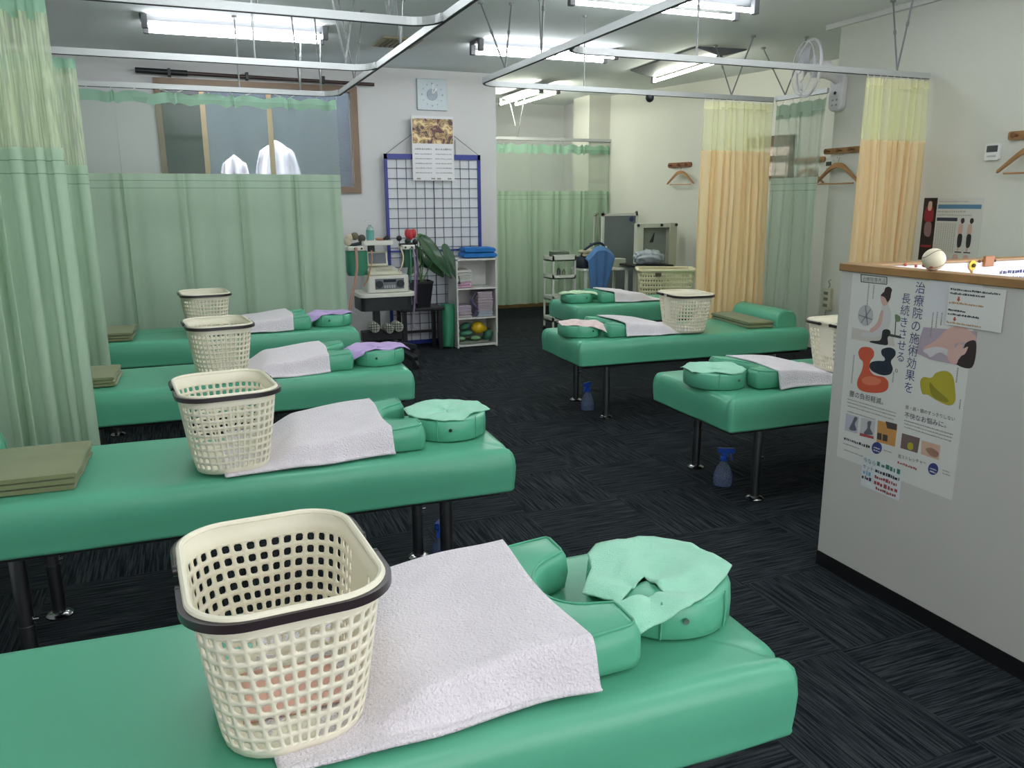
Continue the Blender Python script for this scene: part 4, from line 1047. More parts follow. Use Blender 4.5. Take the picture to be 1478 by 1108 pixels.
for i in range(1, 19): z = .03+(GZ-.07)*i/19; g.cyl((GX0+.02, gy-.001, z), (GX1-.02, gy-.001, z), .0032, 6)
g.build('wires', WIRE, t)
MB().tube([(GX0+.01, gy-.005, GZ-.01), (2.36, YB-.03, 2.26), (GX1-.01, gy-.005, GZ-.01)], .003, 6).build('hanging_cord', mat('cord_grey', '6a6a6c', .7), t)
# calendar
t = thing('calendar', 'wall calendar with an autumn coloured picture hung in front of the navy grid', 'calendar', (2.335, 7.95, 1.66))
MB().box((2.123, 7.945, 1.66), (2.553, 7.952, 2.275)).build('sheet', mat('calendar_white', 'dddce0', .6), t, smooth=False)
pm = bpy.data.materials.new('calendar_picture'); pm.use_nodes = True; nt = pm.node_tree; b = nt.nodes['Principled BSDF']; b.inputs['Roughness'].default_value = .5
tc = nt.nodes.new('ShaderNodeTexCoord'); n = nt.nodes.new('ShaderNodeTexNoise'); n.inputs['Scale'].default_value = 11; n.inputs['Detail'].default_value = 6; n.inputs['Distortion'].default_value = 1.5
r = nt.nodes.new('ShaderNodeValToRGB'); e = r.color_ramp.elements; e[0].position = .36; e[0].color = lin('6a2f3c'); e[1].position = .66; e[1].color = lin('dfcb9c')
for p_, c_ in ((.43, '45363c'), (.49, 'c4a46c'), (.53, '6e4a3c'), (.58, 'd6b984')): k_ = e.new(p_); k_.color = lin(c_)
nt.links.new(tc.outputs['Object'], n.inputs['Vector']); nt.links.new(n.outputs['Fac'], r.inputs['Fac']); nt.links.new(r.outputs[0], b.inputs['Base Color'])
MB().box((2.13, 7.9435, 2.015), (2.545, 7.9452, 2.25)).build('picture', pm, t, smooth=False)
g = MB(); rg = random.Random(2)
for j in range(6):
    z = 1.955-.045*j
    for a_, b_ in ((2.15, 2.32), (2.36, 2.53)):
        g = MB()
        for q in strokes(0, a_, b_, z, .011 if j else .017, rg): g.box((q[0], 7.9436, q[1]), (q[2], 7.9452, q[3]))
        g.build('date_line', INKG, t, smooth=False)
for x in (2.16, 2.31, 2.37, 2.48): MB().box((x, 7.9436, 1.672), (x+.04, 7.9452, 1.685)).build('date_mark', INKG, t, smooth=False)
MB().tube([(2.6, 8.03, 2.06), (2.6, 8.035, 1.98), (2.603, 8.03, 1.76)], .006, 6).build('x', mat('cord_light', 'b8b8ba', .6))
o = bpy.data.objects['x']; o.name = 'pull_cord'; tag(o, 'thin pale cord hanging on the wall right of the calendar', 'cord')

# racks and hangers on the right walls
def rack(label, M, w, h=.06, dark=False, knobs=3):
    """M: x along wall, y out of the wall, z up; origin at rack centre"""
    t = thing('coat_rack', label, 'coat rack', M.translation)
    MB().loft([[M @ Vector((x, y, z)) for x, z in rrect(-w/2, -h/2, w/2, h/2, h*.3 if not dark else h*.45)] for y in (.001, .018)]).build('back_board', WOODD if dark else WOOD, t, angle=30)
    for i in range(knobs):
        x = (i-(knobs-1)/2)*w/knobs
        MB().lathe([(.007, 0), (.007, .03), (.015, .036), (.016, .044), (.008, .05)], n=14, M=M @ Matrix.Translation((x, .018, 0)) @ Matrix.Rotation(-PI/2, 4, 'X')).build('peg', WOODD, t)
    return t
def hanger(label, M, w=.40):
    """M origin: where the hook hangs; x along the hanger, z up"""
    t = thing('coat_hanger', label, 'coat hanger', M.translation)
    hk = [(.012*math.sin(a)+0, 0, -.012+.014*math.cos(a)) for a in [math.radians(-120+30*i) for i in range(9)]]+[(0, 0, -.04), (0, 0, -.07)]
    MB().tube([M @ Vector(p) for p in hk], .0022, 6).build('hook', CHROME, t)
    g = MB(); P = [(-w/2, 0, -.19), (-w*.36, 0, -.145), (-w*.2, 0, -.095), (-.04, 0, -.072), (0, 0, -.066), (.04, 0, -.072), (w*.2, 0, -.095), (w*.36, 0, -.145), (w/2, 0, -.19)]
    g.loft([[M @ (Vector(p)+Vector((0, dy*(.012), dz*k_))) for dy, dz in ((-1, -1), (1, -1), (1, 1), (-1, 1))] for p, k_ in zip(spline(P, 4), [.008+.010*math.sin(PI*i/32) for i in range(33)])])
    g.build('shoulder_piece', WOODL, t, bevel=.003)
    MB().cyl(M @ Vector((-w*.40, 0, -.20)), M @ Vector((w*.40, 0, -.20)), .006, 8).build('trouser_bar', WOODL, t)
    return t
def on_wall_slant(px, py, off=0):
    p = on_slant(px, py); return Matrix(((SD.x, SNRM.x, 0, p.x+SNRM.x*off), (SD.y, SNRM.y, 0, p.y+SNRM.y*off), (0, 0, 1, p.z), (0, 0, 0, 1)))
def on_wall_x(px, py, off=0):
    p = onX(px, py, XW); return Matrix(((0, -1, 0, XW-off), (-1, 0, 0, p.y), (0, 0, 1, p.z), (0, 0, 0, 1)))
rack('dark scalloped coat rack on the far wall left of the first yellow curtain', on_wall_slant(982, 238), .36, .055, True)
hanger('wooden coat hanger below the dark coat rack left of the first yellow curtain', on_wall_slant(988, 240, .06))
rack('coat rack seen through the grey green curtain under the wall fan', on_wall_slant(1168, 231), .36, .055)
hanger('wooden coat hanger seen through the grey green curtain', on_wall_slant(1171, 236, .06), .38)
rack('light wood coat rack at the wall corner, left of the second yellow curtain', on_wall_x(1217, 217), .36, .042)
hanger('wooden coat hanger with trouser bar between the two bunched curtains under the fan', on_wall_x(1218, 225, .05), .42)
rack('coat rack cut by the right photo edge', on_wall_x(1500, 193), .36, .05)
hanger('wooden coat hanger cut by the right photo edge', on_wall_x(1503, 197, .05), .42)
LCD = mat('lcd', '3e4648', .25)
def thermo(label, M, w=.075, h=.085):
    t = thing('wall_controller', label, 'controller', M.translation)
    MB().loft([[M @ Vector((x, y, z)) for x, z in rrect(-w/2, -h/2, w/2, h/2, .012)] for y in (.001, .02)]).build('case', mat('case_white', 'dcdedb', .4), t, angle=30)
    MB().box((-w*.38, .02, -.002), (w*.38, .0215, h*.36), M).build('screen', LCD, t, smooth=False)
    MB().box((-w*.3, .02, -h*.32), (w*.3, .022, -h*.2), M).build('button', mat('btn_grey', 'a9aca8', .5), t, smooth=False)
thermo('white wall controller with dark screen at the far right of the long wall', on_wall_x(1435, 219), .095, .1)
thermo('small white wall controller just beside the grey green curtain under the fan', on_wall_x(1199, 239), .075, .08)
# remote control hanging on the wall
M = on_wall_x(1196, 431); t = thing('remote_control', 'cream handset hanging on a hook low on the wall between the curtains', 'remote control', M.translation)
MB().loft([[M @ Vector((x, y, z)) for x, z in rrect(-.045, -.085, .045, .085, .012)] for y in (.002, .03)]).build('handset', mat('remote_cream', 'c2c2ac', .45), t, angle=30)
for z in (-.05, 0, .045): MB().box((-.022, .03, z-.012), (.022, .034, z+.012), M).build('button', mat('btn_dark', '6c7060', .5), t, bevel=.002)
MB().tube([M @ Vector(p) for p in ((0, .01, .085), (.015, .012, .11), (.005, .02, .14), (.02, .01, .15))], .004, 6).build('hook', mat('hook_grey', '8a8c88', .4), t)
MB().tube([M @ Vector(p) for p in ((0, .015, -.085), (-.01, .015, -.11), (.0, .015, -.16))], .004, 6).build('cable', mat('cable_grey', '8a8c80', .6), t)
# wall posters
def wposter(label, px, name='wall_poster'):
    a, b = onX(*px[0], XW), onX(*px[1], XW); t = thing(name, label, 'poster', (XW, (a.y+b.y)/2, b.z)); return t, a, b
def wbox(t, nm, y0, z0, y1, z1, m_, lift=1): return MB().box((XW-.0015-.0006*lift, min(y0, y1), z0), (XW-.0008, max(y0, y1), z1)).build(nm, m_, t, smooth=False)
def wpoly(t, nm, pts, m_, lift=2):
    q = [(v.x, v.y) for v in spline([(p[0], p[1], 0) for p in pts], 4, True)]; x = XW-.0015-.0006*lift; n = len(q)
    return MB().add([(x, p[0], p[1]) for p in q]+[(XW-.0008, p[0], p[1]) for p in q], [tuple(range(n)), tuple(range(2*n-1, n-1, -1))]+[(i, n+i, n+(i+1) % n, (i+1) % n) for i in range(n)]).build(nm, m_, t, smooth=False)
t, a, b = wposter('dark narrow poster with a red top figure beside the second yellow curtain', ((1334, 286), (1352, 374)))
wbox(t, 'sheet', 4.06, 1.05, 3.955, 1.458, mat('poster_black', '241d20', .5), 0)
wpoly(t, 'red_figure', [(4.035, 1.40), (3.985, 1.40), (3.97, 1.32), (4.0, 1.30), (4.045, 1.32)], mat('poster_red', '8c2430', .6)); wpoly(t, 'pale_arm', [(4.02, 1.43), (3.995, 1.43), (3.995, 1.38), (4.02, 1.38)], SK, 3)
wpoly(t, 'pale_legs', [(4.03, 1.295), (3.985, 1.295), (3.985, 1.21), (4.03, 1.22)], mat('poster_mauve', '8c7074', .6))
wbox(t, 'red_stripe', 4.05, 1.135, 3.965, 1.15, mat('poster_red', '8c2430', .6), 2)
t, a, b = wposter('white posture poster with blue heading and two standing figures above the counter', ((1352, 287), (1410, 374)))
wbox(t, 'sheet', 3.95, 1.03, 3.615, 1.455, mat('poster_white', 'c9cac4', .55), 0)
wbox(t, 'blue_heading', 3.945, 1.388, 3.63, 1.415, mat('poster_blue', '4f7e9e', .6), 1); wbox(t, 'dark_heading', 3.945, 1.31, 3.79, 1.332, mat('poster_navy', '2c3448', .6), 1)
g = MB(); rg = random.Random(12)
for (y0, y1, z, h) in ((3.94, 3.72, 1.43, .010), (3.945, 3.74, 1.365, .014), (3.945, 3.69, 1.345, .008)):
    g = MB()
    for q in strokes(0, -y0, -y1, z, h, rg): g.box((XW-.0024, -q[2], q[1]), (XW-.001, -q[0], q[3]))
    g.build('heading_print', mat('ink_pale', 'aaa99c', .8), t, smooth=False)
g = MB()
for c_ in range(9):
    y = 3.94-.017*c_; z = 1.295
    while z > 1.12:
        h = rg.uniform(.006, .012); g.box((XW-.0024, y-.006, z-h), (XW-.001, y, z)); z -= h+.004
g.build('column_print', mat('ink_pale', 'aaa99c', .8), t, smooth=False)
for y in (3.755, 3.69):
    wpoly(t, 'figure_torso', [(y+.014, 1.29), (y-.008, 1.29), (y-.012, 1.25), (y-.006, 1.22), (y+.014, 1.22), (y+.02, 1.25)], SK, 2)
    wpoly(t, 'figure_head', [(y-.012, 1.33), (y-.018, 1.31), (y-.004, 1.295), (y+.008, 1.31), (y+.004, 1.328)], HAIR, 2)
    wpoly(t, 'figure_shorts', [(y+.016, 1.225), (y-.012, 1.225), (y-.012, 1.16), (y+.004, 1.145), (y+.016, 1.16)], TROU, 3)
    wpoly(t, 'figure_legs', [(y+.012, 1.15), (y+.002, 1.15), (y+.004, 1.12), (y+.012, 1.12)], SK, 2); wbox(t, 'figure_base', y+.028, 1.112, y-.02, 1.119, TROU, 2)
for y in (3.86, 3.775, 3.70): wpoly(t, 'figure_back', [(y+.018, 1.06), (y+.018, 1.09), (y, 1.102), (y-.018, 1.09), (y-.018, 1.06)], SK, 2)

# wall fan
M = Matrix(((0, -1, 0, XW), (-1, 0, 0, 4.9), (0, 0, 1, 2.22), (0, 0, 0, 1)))   # x along wall (towards viewer), y out of wall
t = thing('wall_fan', 'white caged wall fan on its bracket above the grey green curtain', 'fan', M.translation)
FANW = mat('fan_white', 'd4d2d6', .4)
MB().loft([[M @ Vector((x, y, z)) for x, z in rrect(-.065, -.13, .065, .135, .05)] for y in (.001, .055)]).build('wall_base', FANW, t, bevel=.01)
for x, z in ((0, 0.0), (-.02, -.05), (.02, -.05), (-.02, -.085), (.02, -.085)): MB().cyl(M @ Vector((x, .055, z)), M @ Vector((x, .06, z)), .012 if z == 0 else .008, 10).build('control_knob', BLACK if z == 0 else mat('btn_grey', 'a9aca8', .5), t)
fc = Vector((4.22, 4.83, 2.365))
g = MB(); g.tube([M @ Vector((0, .05, .09)), Vector((4.50, 4.89, 2.325)), Vector((4.38, 4.87, 2.345))], [.03, .026, .03], 12); g.build('arm', FANW, t)
ax = Vector((-.955, .29, .04)).normalized()
R_ = ax.to_track_quat('Z', 'Y').to_matrix().to_4x4(); FM = Matrix.Translation(fc) @ R_
MB().lathe([(.02, -.16), (.055, -.15), (.065, -.09), (.055, -.035), (.02, -.03)], n=20, M=FM).build('motor', FANW, t)
bl = MB()
for k in range(3):
    a0 = 2*PI*k/3
    bl.grid(lambda u, v, a0=a0: FM @ Vector(((.02+.135*u)*math.cos(a0+(v-.5)*(.5+.6*u)), (.02+.135*u)*math.sin(a0+(v-.5)*(.5+.6*u)), .012+.03*(v-.5))), 8, 6)
bl.lathe([(.025, -.01), (.025, .03), (.001, .035)], n=14, M=FM); bl.build('blades', mat('fan_blade', 'b4b6bc', .35), t, solid=.002)
cg = MB()
for sz, rr in ((1, .178), (0, .192)):
    cg.tube([FM @ Vector((rr*math.cos(a), rr*math.sin(a), .045*sz)) for a in [2*PI*i/40 for i in range(40)]], .003 if sz else .010, 6, closed=True)
for i in range(40):
    a = 2*PI*i/40
    cg.tube([FM @ Vector((r*math.cos(a), r*math.sin(a), z)) for r, z in ((.03, .065), (.12, .06), (.178, .042), (.191, 0), (.18, -.035), (.1, -.05), (.05, -.055))], .0009, 4)
cg.lathe([(.04, .064), (.04, .07), (.001, .072)], n=20, M=FM); cg.build('cage', FANW, t)
# ================================================================ BACK OF THE ROOM, LEFT OF CENTRE
# three tier colour box
t = thing('box_shelf', 'white three tier box shelf against the wall under the blue towel', 'shelf', (2.66, 7.74, 0))
x0, x1, y0, y1, h = 2.44, 2.872, 7.60, 7.90, .895; SHW = mat('shelf_white', 'd2d2ce', .5)
for a, b, nm in (((x0, y0, 0), (x0+.016, y1, h), 'side_panel'), ((x1-.016, y0, 0), (x1, y1, h), 'side_panel'), ((x0, y0, h-.016), (x1, y1, h+.001), 'top_panel'), ((x0+.016, y0, .012), (x1-.016, y1, .03), 'bottom_panel'), ((x0+.016, y0+.004, .29), (x1-.016, y1, .306), 'shelf_board'), ((x0+.016, y0+.004, .59), (x1-.016, y1, .606), 'shelf_board'), ((x0+.01, y1-.006, .01), (x1-.01, y1, h-.01), 'back_panel')):
    MB().box(a, b).build(nm, SHW, t, smooth=False)
PURP = mat('pale_lilac_towel', 'b7a9bd', .95, bump=.5, bscale=200); GREYP = mat('grey_pink_towel', 'bcaeb8', .95, bump=.5, bscale=200); PALEB = mat('pale_blue_towel', 'b0bcc8', .95, bump=.5, bscale=200)
WTW = mat('plain_white_towel', 'cdccc8', .95, bump=.5, bscale=200); PKT = mat('rose_towel', 'cc9fbd', .95, bump=.5, bscale=200); DKT = mat('dark_lilac_towel', '5c5670', .95, bump=.5, bscale=200)
GT = 'folded towels in the box shelf'
def stack(cx, z, items, w, d, th, where, y=7.735):
    for i, (m_, nm) in enumerate(items):
        th_ = th
        folded('folded_towel', nm+' folded towel, '+('lowest' if i == 0 else ('topmost' if i == len(items)-1 else ('second', 'third', 'fourth', 'fifth', 'sixth', 'seventh', 'eighth')[i-1]+' from below'))+' in the '+where, 'towel', (cx+.003*math.sin(i*2.3), y+.004*math.cos(i*1.7), z+.001), .02*math.sin(i*1.9), w, d, th_, m_, 2, GT, i)
        z += th_+.002
stack(2.535, .606, [(PKT, 'rose pink'), (PKT, 'rose pink'), (WTW, 'white'), (WTW, 'white'), (WTW, 'white'), (WTW, 'white')], .155, .24, .028, 'upper left box shelf stack')
0 and stack(2.73, .606, [(WTW, 'white'), (WTW, 'white'), (WTW, 'white')], .16, .12, .05, 'upper back stack of the box shelf', 7.81)
stack(2.53, .306, [(GREYP, 'greyish pink'), (GREYP, 'greyish pink'), (PURP, 'pale lilac'), (PURP, 'pale lilac')], .145, .24, .028, 'middle left box shelf stack')
stack(2.75, .306, [(PALEB, 'pale blue'), (PALEB, 'pale blue')]+[(GREYP, 'greyish pink')]*7, .165, .24, .026, 'middle right box shelf stack')
o = MB().grid(lambda u, v: Vector((2.635+.03*math.sin(v*7)+.03*(u-.5), 7.63+.02*math.sin(v*5+u*3), .312+.24*v)), 6, 16).build('dark_cloth', DKT, solid=.012); tag(o, 'dark lilac cloth hanging between the two middle towel stacks', 'cloth')
# cushions in the bottom tier
GC1 = mat('green_cushion', '3f7a62', .5, bump=.1); GC2 = mat('light_green_cushion', '6c9a6c', .5); GC3 = mat('deep_green_cushion', '2f6650', .5); YC = mat('yellow_cushion_m', 'd8b41e', .45)
def pebble(label, c, r, sc, m_, rz=0, ry=0, tip=0):
    mb = MB().ball((0, 0, 0), r, 20, sc); 
    if tip:
        for v in mb.v:
            if v.x > 0: k_ = v.x/(r*sc[0]); v.y *= 1-.45*k_*k_; v.z *= 1-.45*k_*k_; v.x *= 1+.35*k_**3
    o = mb.build('small_cushion', m_); o.location = c; o.rotation_euler = (0, ry, rz); return tag(o, label, 'cushion', 'cushions in the bottom of the box shelf')
o = MB().box((2.47, 7.62, .031), (2.79, 7.86, .058)).build('grey_mat', mat('grey_mat', '6f746c', .9, var=.2, vscale=30, bump=.5), bevel=.008); tag(o, 'grey folded mat at the bottom of the box shelf', 'mat')
pebble('light green small cushion lying lowest at left in the box shelf', (2.505, 7.69, .084), .05, (1.0, 1, .5), GC2)
pebble('light green small cushion on the mat in the middle of the box shelf', (2.655, 7.67, .083), .055, (1, 1, .45), GC2)
pebble('green small cushion in the middle of the left pile in the box shelf', (2.565, 7.70, .135), .065, (1.1, 1, .5), GC1, 0, -.1)
pebble('green small cushion on top of the left pile in the box shelf', (2.555, 7.71, .205), .062, (1.05, 1, .55), GC1, 0, -.35)
pebble('yellow lemon shaped cushion in the bottom of the box shelf', (2.695, 7.69, .185), .072, (1.05, .95, .9), YC, 0, .25, 1)
pebble('deep green small cushion leaning at the lower right of the box shelf', (2.795, 7.69, .103), .062, (.75, 1, 1.1), GC3, 0, .5)
# blue towel on top
folded('folded_towel', 'bright blue folded towel on top of the white box shelf', 'towel', (2.71, 7.73, .898), -.08, .34, .24, .105, mat('blue_towel', '1f6ab0', .9, var=.1, vscale=14, bump=.6, bscale=150), 2, None, 5)
# standing green roll
t = thing('standing_roll', 'green vinyl roll cushion standing upright left of the box shelf', 'cushion', (2.352, 7.68, 0), 0)
MB().tube([(2.35, 7.68, .003), (2.352, 7.685, .02), (2.366, 7.70, .22), (2.377, 7.715, .42), (2.378, 7.717, .445)], [.062, .07, .072, .07, .062], 24).build('roll_body', mat('deep_green_vinyl', '2f8463', .45), t)
MB().tube([(2.378+.066*math.cos(a), 7.717+.066*math.sin(a), .438) for a in [2*PI*i/24 for i in range(24)]], .003, 6, closed=True).build('piping', GC3, t)
# plant on a black stool
t = thing('black_stool', 'black square stool carrying the potted plant before the navy grid', 'stool', (2.08, 7.72, 0)); BLKM = mat('black_metal', '17171b', .4)
MB().box((1.86, 7.56, .405), (2.30, 7.88, .435)).build('seat', BLKM, t, bevel=.006)
for x in (1.9, 2.26):
    for y in (7.6, 7.84):
        MB().box((x-.018, y-.018, 0), (x+.018, y+.018, .405)).build('leg', BLKM, t, smooth=False)
MB().box((1.9, 7.83, .15), (2.26, 7.85, .175)).build('stretcher', BLKM, t, smooth=False)
t = thing('potted_plant', 'large leaved green plant in a black square pot on the black stool', 'potted plant', (2.11, 7.72, .436))
MB().loft([[Vector((2.11+x*k_, 7.72+y*k_, z)) for x, y in rrect(-.1, -.1, .1, .1, .02, 4)] for k_, z in ((.72, .437), (.86, .55), (1.0, .665), (1.04, .668), (1.04, .69), (.94, .69), (.92, .66))]).build('pot', mat('pot_black', '14161d', .4), t, angle=30)
MB().box((2.03, 7.64, .63), (2.19, 7.80, .655)).build('soil', mat('soil', '2a221c', .95), t, smooth=False)
LEAF = mat('leaf_dark', '1f4a2c', .35, var=.25, vscale=12, coat=.2); LEAF2 = mat('leaf_light', '4a7c34', .4, var=.25, vscale=12)
def leaf(base, tip, w, m_, droop=.05, lobes=0, side=(0, -1, 0)):
    base, tip = Vector(base), Vector(tip); d = tip-base; L = d.length; dn = d.normalized(); sd = dn.cross(Vector(side)).normalized(); up = sd.cross(dn)
    def fn(u, v):
        x = v; wd = w*math.sin(PI*min(1, x**.62*.93+.05))**.85
        if lobes: wd *= 1-.18*abs(math.sin(x*PI*lobes))
        y = (u-.5)*2*wd
        return base+dn*(x*L)+sd*y+up*(.25*abs(y)-.12*w*math.sin(x*7+u*3)*.5)+Vector((0, 0, -droop*x*x))
    return MB().grid(fn, 10, 22).build('leaf', m_, t, solid=.0015)
P = lambda px, py, y=7.66: onY(px, py, y)
leaf(P(606, 340, 7.6), P(652, 402, 7.58), .075, LEAF, .0, 0, (.25, -1, .1)); leaf(P(603, 338, 7.63), P(628, 372, 7.62), .05, LEAF2, 0, 0, (.3, -1, 0))
leaf(P(640, 352, 7.7), P(664, 410, 7.6), .06, LEAF, 0, 3, (.1, -1, 0)); leaf(P(612, 360, 7.75), P(640, 400, 7.72), .09, LEAF, .0, 0, (0, -1, .2)); leaf(P(604, 372, 7.7), P(588, 398, 7.66), .06, LEAF, 0, 0, (0, -1, 0))
leaf(P(620, 385, 7.74), P(596, 352, 7.76), .06, LEAF, 0)
for e_ in (P(606, 345, 7.64), P(642, 358, 7.7), P(600, 380, 7.7), P(614, 366, 7.74)): MB().tube(spline([Vector((2.11, 7.72, .65)), Vector((2.11, 7.72, .65)).lerp(e_, .5)+Vector((0, 0, .05)), e_], 6), .006, 6).build('stem', LEAF2, t)
# electrotherapy trolley
t = thing('therapy_trolley', 'black and white electrotherapy trolley with wheels beside the window curtain', 'trolley', (1.62, 7.3, 0))
DK = mat('trolley_dark', '1c2428', .45); WT = mat('trolley_white', 'd9d8ce', .4)
ft = MB(); ft.loft([[Vector((p[0], p[1], z)) for p in rrect(1.37, 7.08, 1.885, 7.52, .07)] for z in (.615, .622, .645, .652)]); ft.build('table_top', WT, t, bevel=.004)
MB().loft([[Vector((p[0], p[1], z)) for p in rrect(1.39, 7.12, 1.86, 7.5, .05)] for z in (.49, .614)]).build('table_body', DK, t, angle=30)
MB().box((1.54, 7.33, .16), (1.6, 7.4, .49)).build('column', DK, t, bevel=.006); MB().box((1.54, 7.44, .65), (1.6, 7.49, 1.07)).build('rear_post', DK, t, bevel=.006)
for i, a in enumerate((-72, 5, 80, 150, 215)):
    r_ = math.radians(a); R0 = Vector((1.6, 7.33, .17)); tipp = R0+Vector(((.58 if i == 0 else .34)*math.cos(r_), (.58 if i == 0 else .34)*math.sin(r_), -.08))
    b_ = MB().strip([R0, R0.lerp(tipp, .5)+Vector((0, 0, .008)), tipp], .06, .05).build('base_leg', DK, t, bevel=.008)
    WM[b_.name] = WM[t.name]; MB().cyl(tipp+Vector((-.012*math.sin(r_), .012*math.cos(r_), -.052)), tipp+Vector((.012*math.sin(r_), -.012*math.cos(r_), -.052)), .037, 18).build('castor', mat('castor_dark', '2a2c2c', .6), b_)
for px, py, rr in ((540, 472, .046), (561, 474, .040), (574, 471, .045)):
    c = onY(px, py, 7.16); MB().lathe([(rr, 0), (rr, .14), (rr*.9, .15), (rr*.1, .152)], n=20, M=Matrix.Translation(c+Vector((0, .1, 0))) @ Matrix.Rotation(PI/2, 4, 'X')).build('vacuum_jar', mat('jar_pale', 'b9bcae', .3), t, angle=40)
g = MB()
for px, py, rr in ((540, 472, .046), (561, 474, .040), (574, 471, .045)):
    c = onY(px, py, 7.105)
    for k_ in (-.5, 0, .5): g.cyl(c+Vector((-rr, 0, rr*k_)), c+Vector((rr, 0, rr*k_)), .0025, 5); g.cyl(c+Vector((rr*k_, 0, -rr)), c+Vector((rr*k_, 0, rr)), .0025, 5)
g.build('jar_guard', DK, t)
MB().box((1.4, 7.2, .2), (1.78, 7.3, .3)).build('pump_box', mat('pump_black', '121216', .5), t, bevel=.01)
ty = MB(); ty.loft([[Vector((p[0], p[1], z)) for p in rrect(1.455, 7.25, 1.74, 7.52, .03)] for z in (1.07, 1.075, 1.105, 1.11)]); ty.build('upper_tray', WT, t, bevel=.003)
for sx, nm in ((1.41, 'cup_holder'), (1.875, 'cup_holder')):
    h_ = MB().loft([[Vector((p[0], p[1], z)) for p in rrect(sx-.095 if sx < 1.5 else sx-.06, 7.26, sx+.07, 7.44, .04)] for z in (1.025, 1.065)]).build(nm, WT, t, bevel=.006)
    WM[h_.name] = WM[t.name]
    for k_ in (-.03, .03): MB().cyl((sx+k_, 7.258, 1.045), (sx+k_, 7.25, 1.045), .009, 10).build('socket', BLACK, h_)
GB = mat('green_bag', '2f8062', .5, var=.08); 
MB().loft([[Vector((p[0], p[1], z)) for p in rrect(1.315+.01*k_, 7.28, 1.5-.006*k_, 7.42, .04)] for k_, z in ((1, .80), (0, .83), (0, .95), (0, 1.022))]).build('green_pocket', GB, t, angle=40)
MB().loft([[Vector((p[0], p[1], z)) for p in rrect(1.83, 7.29, 1.925, 7.40, .03)] for z in (.86, .9, 1.022)]).build('green_pocket', mat('green_bag_dark', '17503c', .5), t, angle=40)
t = thing('therapy_device', 'white therapy device with two dark round dials on the trolley table', 'medical device', (1.64, 7.26, .652))
MB().loft([[Vector((p[0], p[1], z)) for p in rrect(1.455, 7.12, 1.83, 7.42, .02)] for z in (.655, .66, .80, .806)]).build('case', WT, t, bevel=.005)
MB().box((1.52, 7.115, .685), (1.785, 7.122, .78)).build('front_panel', mat('panel_dark', '6a727a', .4), t, bevel=.02)
for x in (1.555, 1.75): MB().cyl((x, 7.116, .732), (x, 7.095, .732), .033, 22).build('dial', DK, t)
MB().box((1.595, 7.112, .748), (1.71, 7.118, .772)).build('display', mat('disp_blue', '20242c', .2), t, smooth=False)
for i in range(5): MB().box((1.6+.022*i, 7.108, .695), (1.614+.022*i, 7.118, .72)).build('button', mat('btn_grey', 'a9aca8', .5), t, smooth=False)
t = thing('therapy_monitor', 'cream wedge shaped unit with a tilted grey screen on the white therapy device', 'medical device', (1.63, 7.28, .807))
mb = MB(); mb.add([(1.475, 7.14, .808), (1.78, 7.14, .808), (1.76, 7.42, .808), (1.49, 7.42, .808), (1.478, 7.14, .835), (1.777, 7.14, .835), (1.755, 7.42, .875), (1.495, 7.42, .875)], [(3, 2, 1, 0), (4, 5, 6, 7), (0, 1, 5, 4), (1, 2, 6, 5), (2, 3, 7, 6), (3, 0, 4, 7)]); mb.build('unit_case', mat('unit_cream', 'cdcab6', .45), t, bevel=.008)
TM = Matrix.Translation((1.60, 7.36, .875)) @ Matrix.Rotation(math.radians(-14), 4, 'X')
MB().box((-.10, -.012, 0), (.10, .016, .135), TM).build('screen_case', mat('unit_cream', 'cdcab6', .45), t, bevel=.006); MB().box((-.078, -.0145, .022), (.082, -.011, .12), TM).build('screen', mat('screen_grey', '4c5660', .2), t, smooth=False)
MB().box((1.56, 7.20, .845), (1.70, 7.30, .852), Matrix.Translation((0, 0, .0)) ).build('keypad', mat('keypad_grey', 'a8a894', .5), t, smooth=False)
def hose(label, pts, r, m_):
    return tag(MB().tube(spline(pts, 8), r, 8).build('suction_hose', m_, None), label, 'hose', 'suction hoses of the trolley')
PKH = mat('hose_pink', 'bc8f7c', .5); ORH = mat('hose_orange', 'b07c5c', .5); LVH = mat('hose_lavender', '8a7c9a', .5); GRH = mat('hose_green', '3c7c64', .5); CRH = mat('hose_cream', 'c2b8a0', .5)
Q = lambda px, py, y: onY(px, py, y)
hose('dusty pink hose hanging in front of the left green pocket', [Q(514, 357, 7.22), Q(515, 385, 7.2), Q(512, 410, 7.2), Q(507, 432, 7.2), Q(505, 447, 7.2)], .012, PKH)
hose('thin orange hose looping past the tilted screen down to the trolley table', [Q(536, 362, 7.22), Q(537, 375, 7.12), Q(534, 390, 7.08), Q(530, 405, 7.08), Q(524, 413, 7.08)], .006, ORH)
hose('cream hose curling down from the right hand cup holder', [Q(578, 357, 7.22), Q(582, 370, 7.18), Q(580, 384, 7.14), Q(575, 392, 7.14)], .007, CRH)
hose('lavender hose hanging straight down right of the trolley', [Q(596, 357, 7.24), Q(599, 380, 7.2), Q(599, 405, 7.2), Q(598, 440, 7.2), Q(596, 462, 7.2), Q(597, 475, 7.2)], .009, LVH)
hose('mauve hose beside the lavender one right of the trolley', [Q(601, 360, 7.25), Q(603, 385, 7.22), Q(601, 415, 7.22), Q(601, 438, 7.22)], .008, mat('hose_mauve', '6a4c70', .5))
hose('green hose hanging from the right hand cup holder', [Q(592, 358, 7.22), Q(593, 380, 7.18), Q(593, 408, 7.18)], .006, GRH)
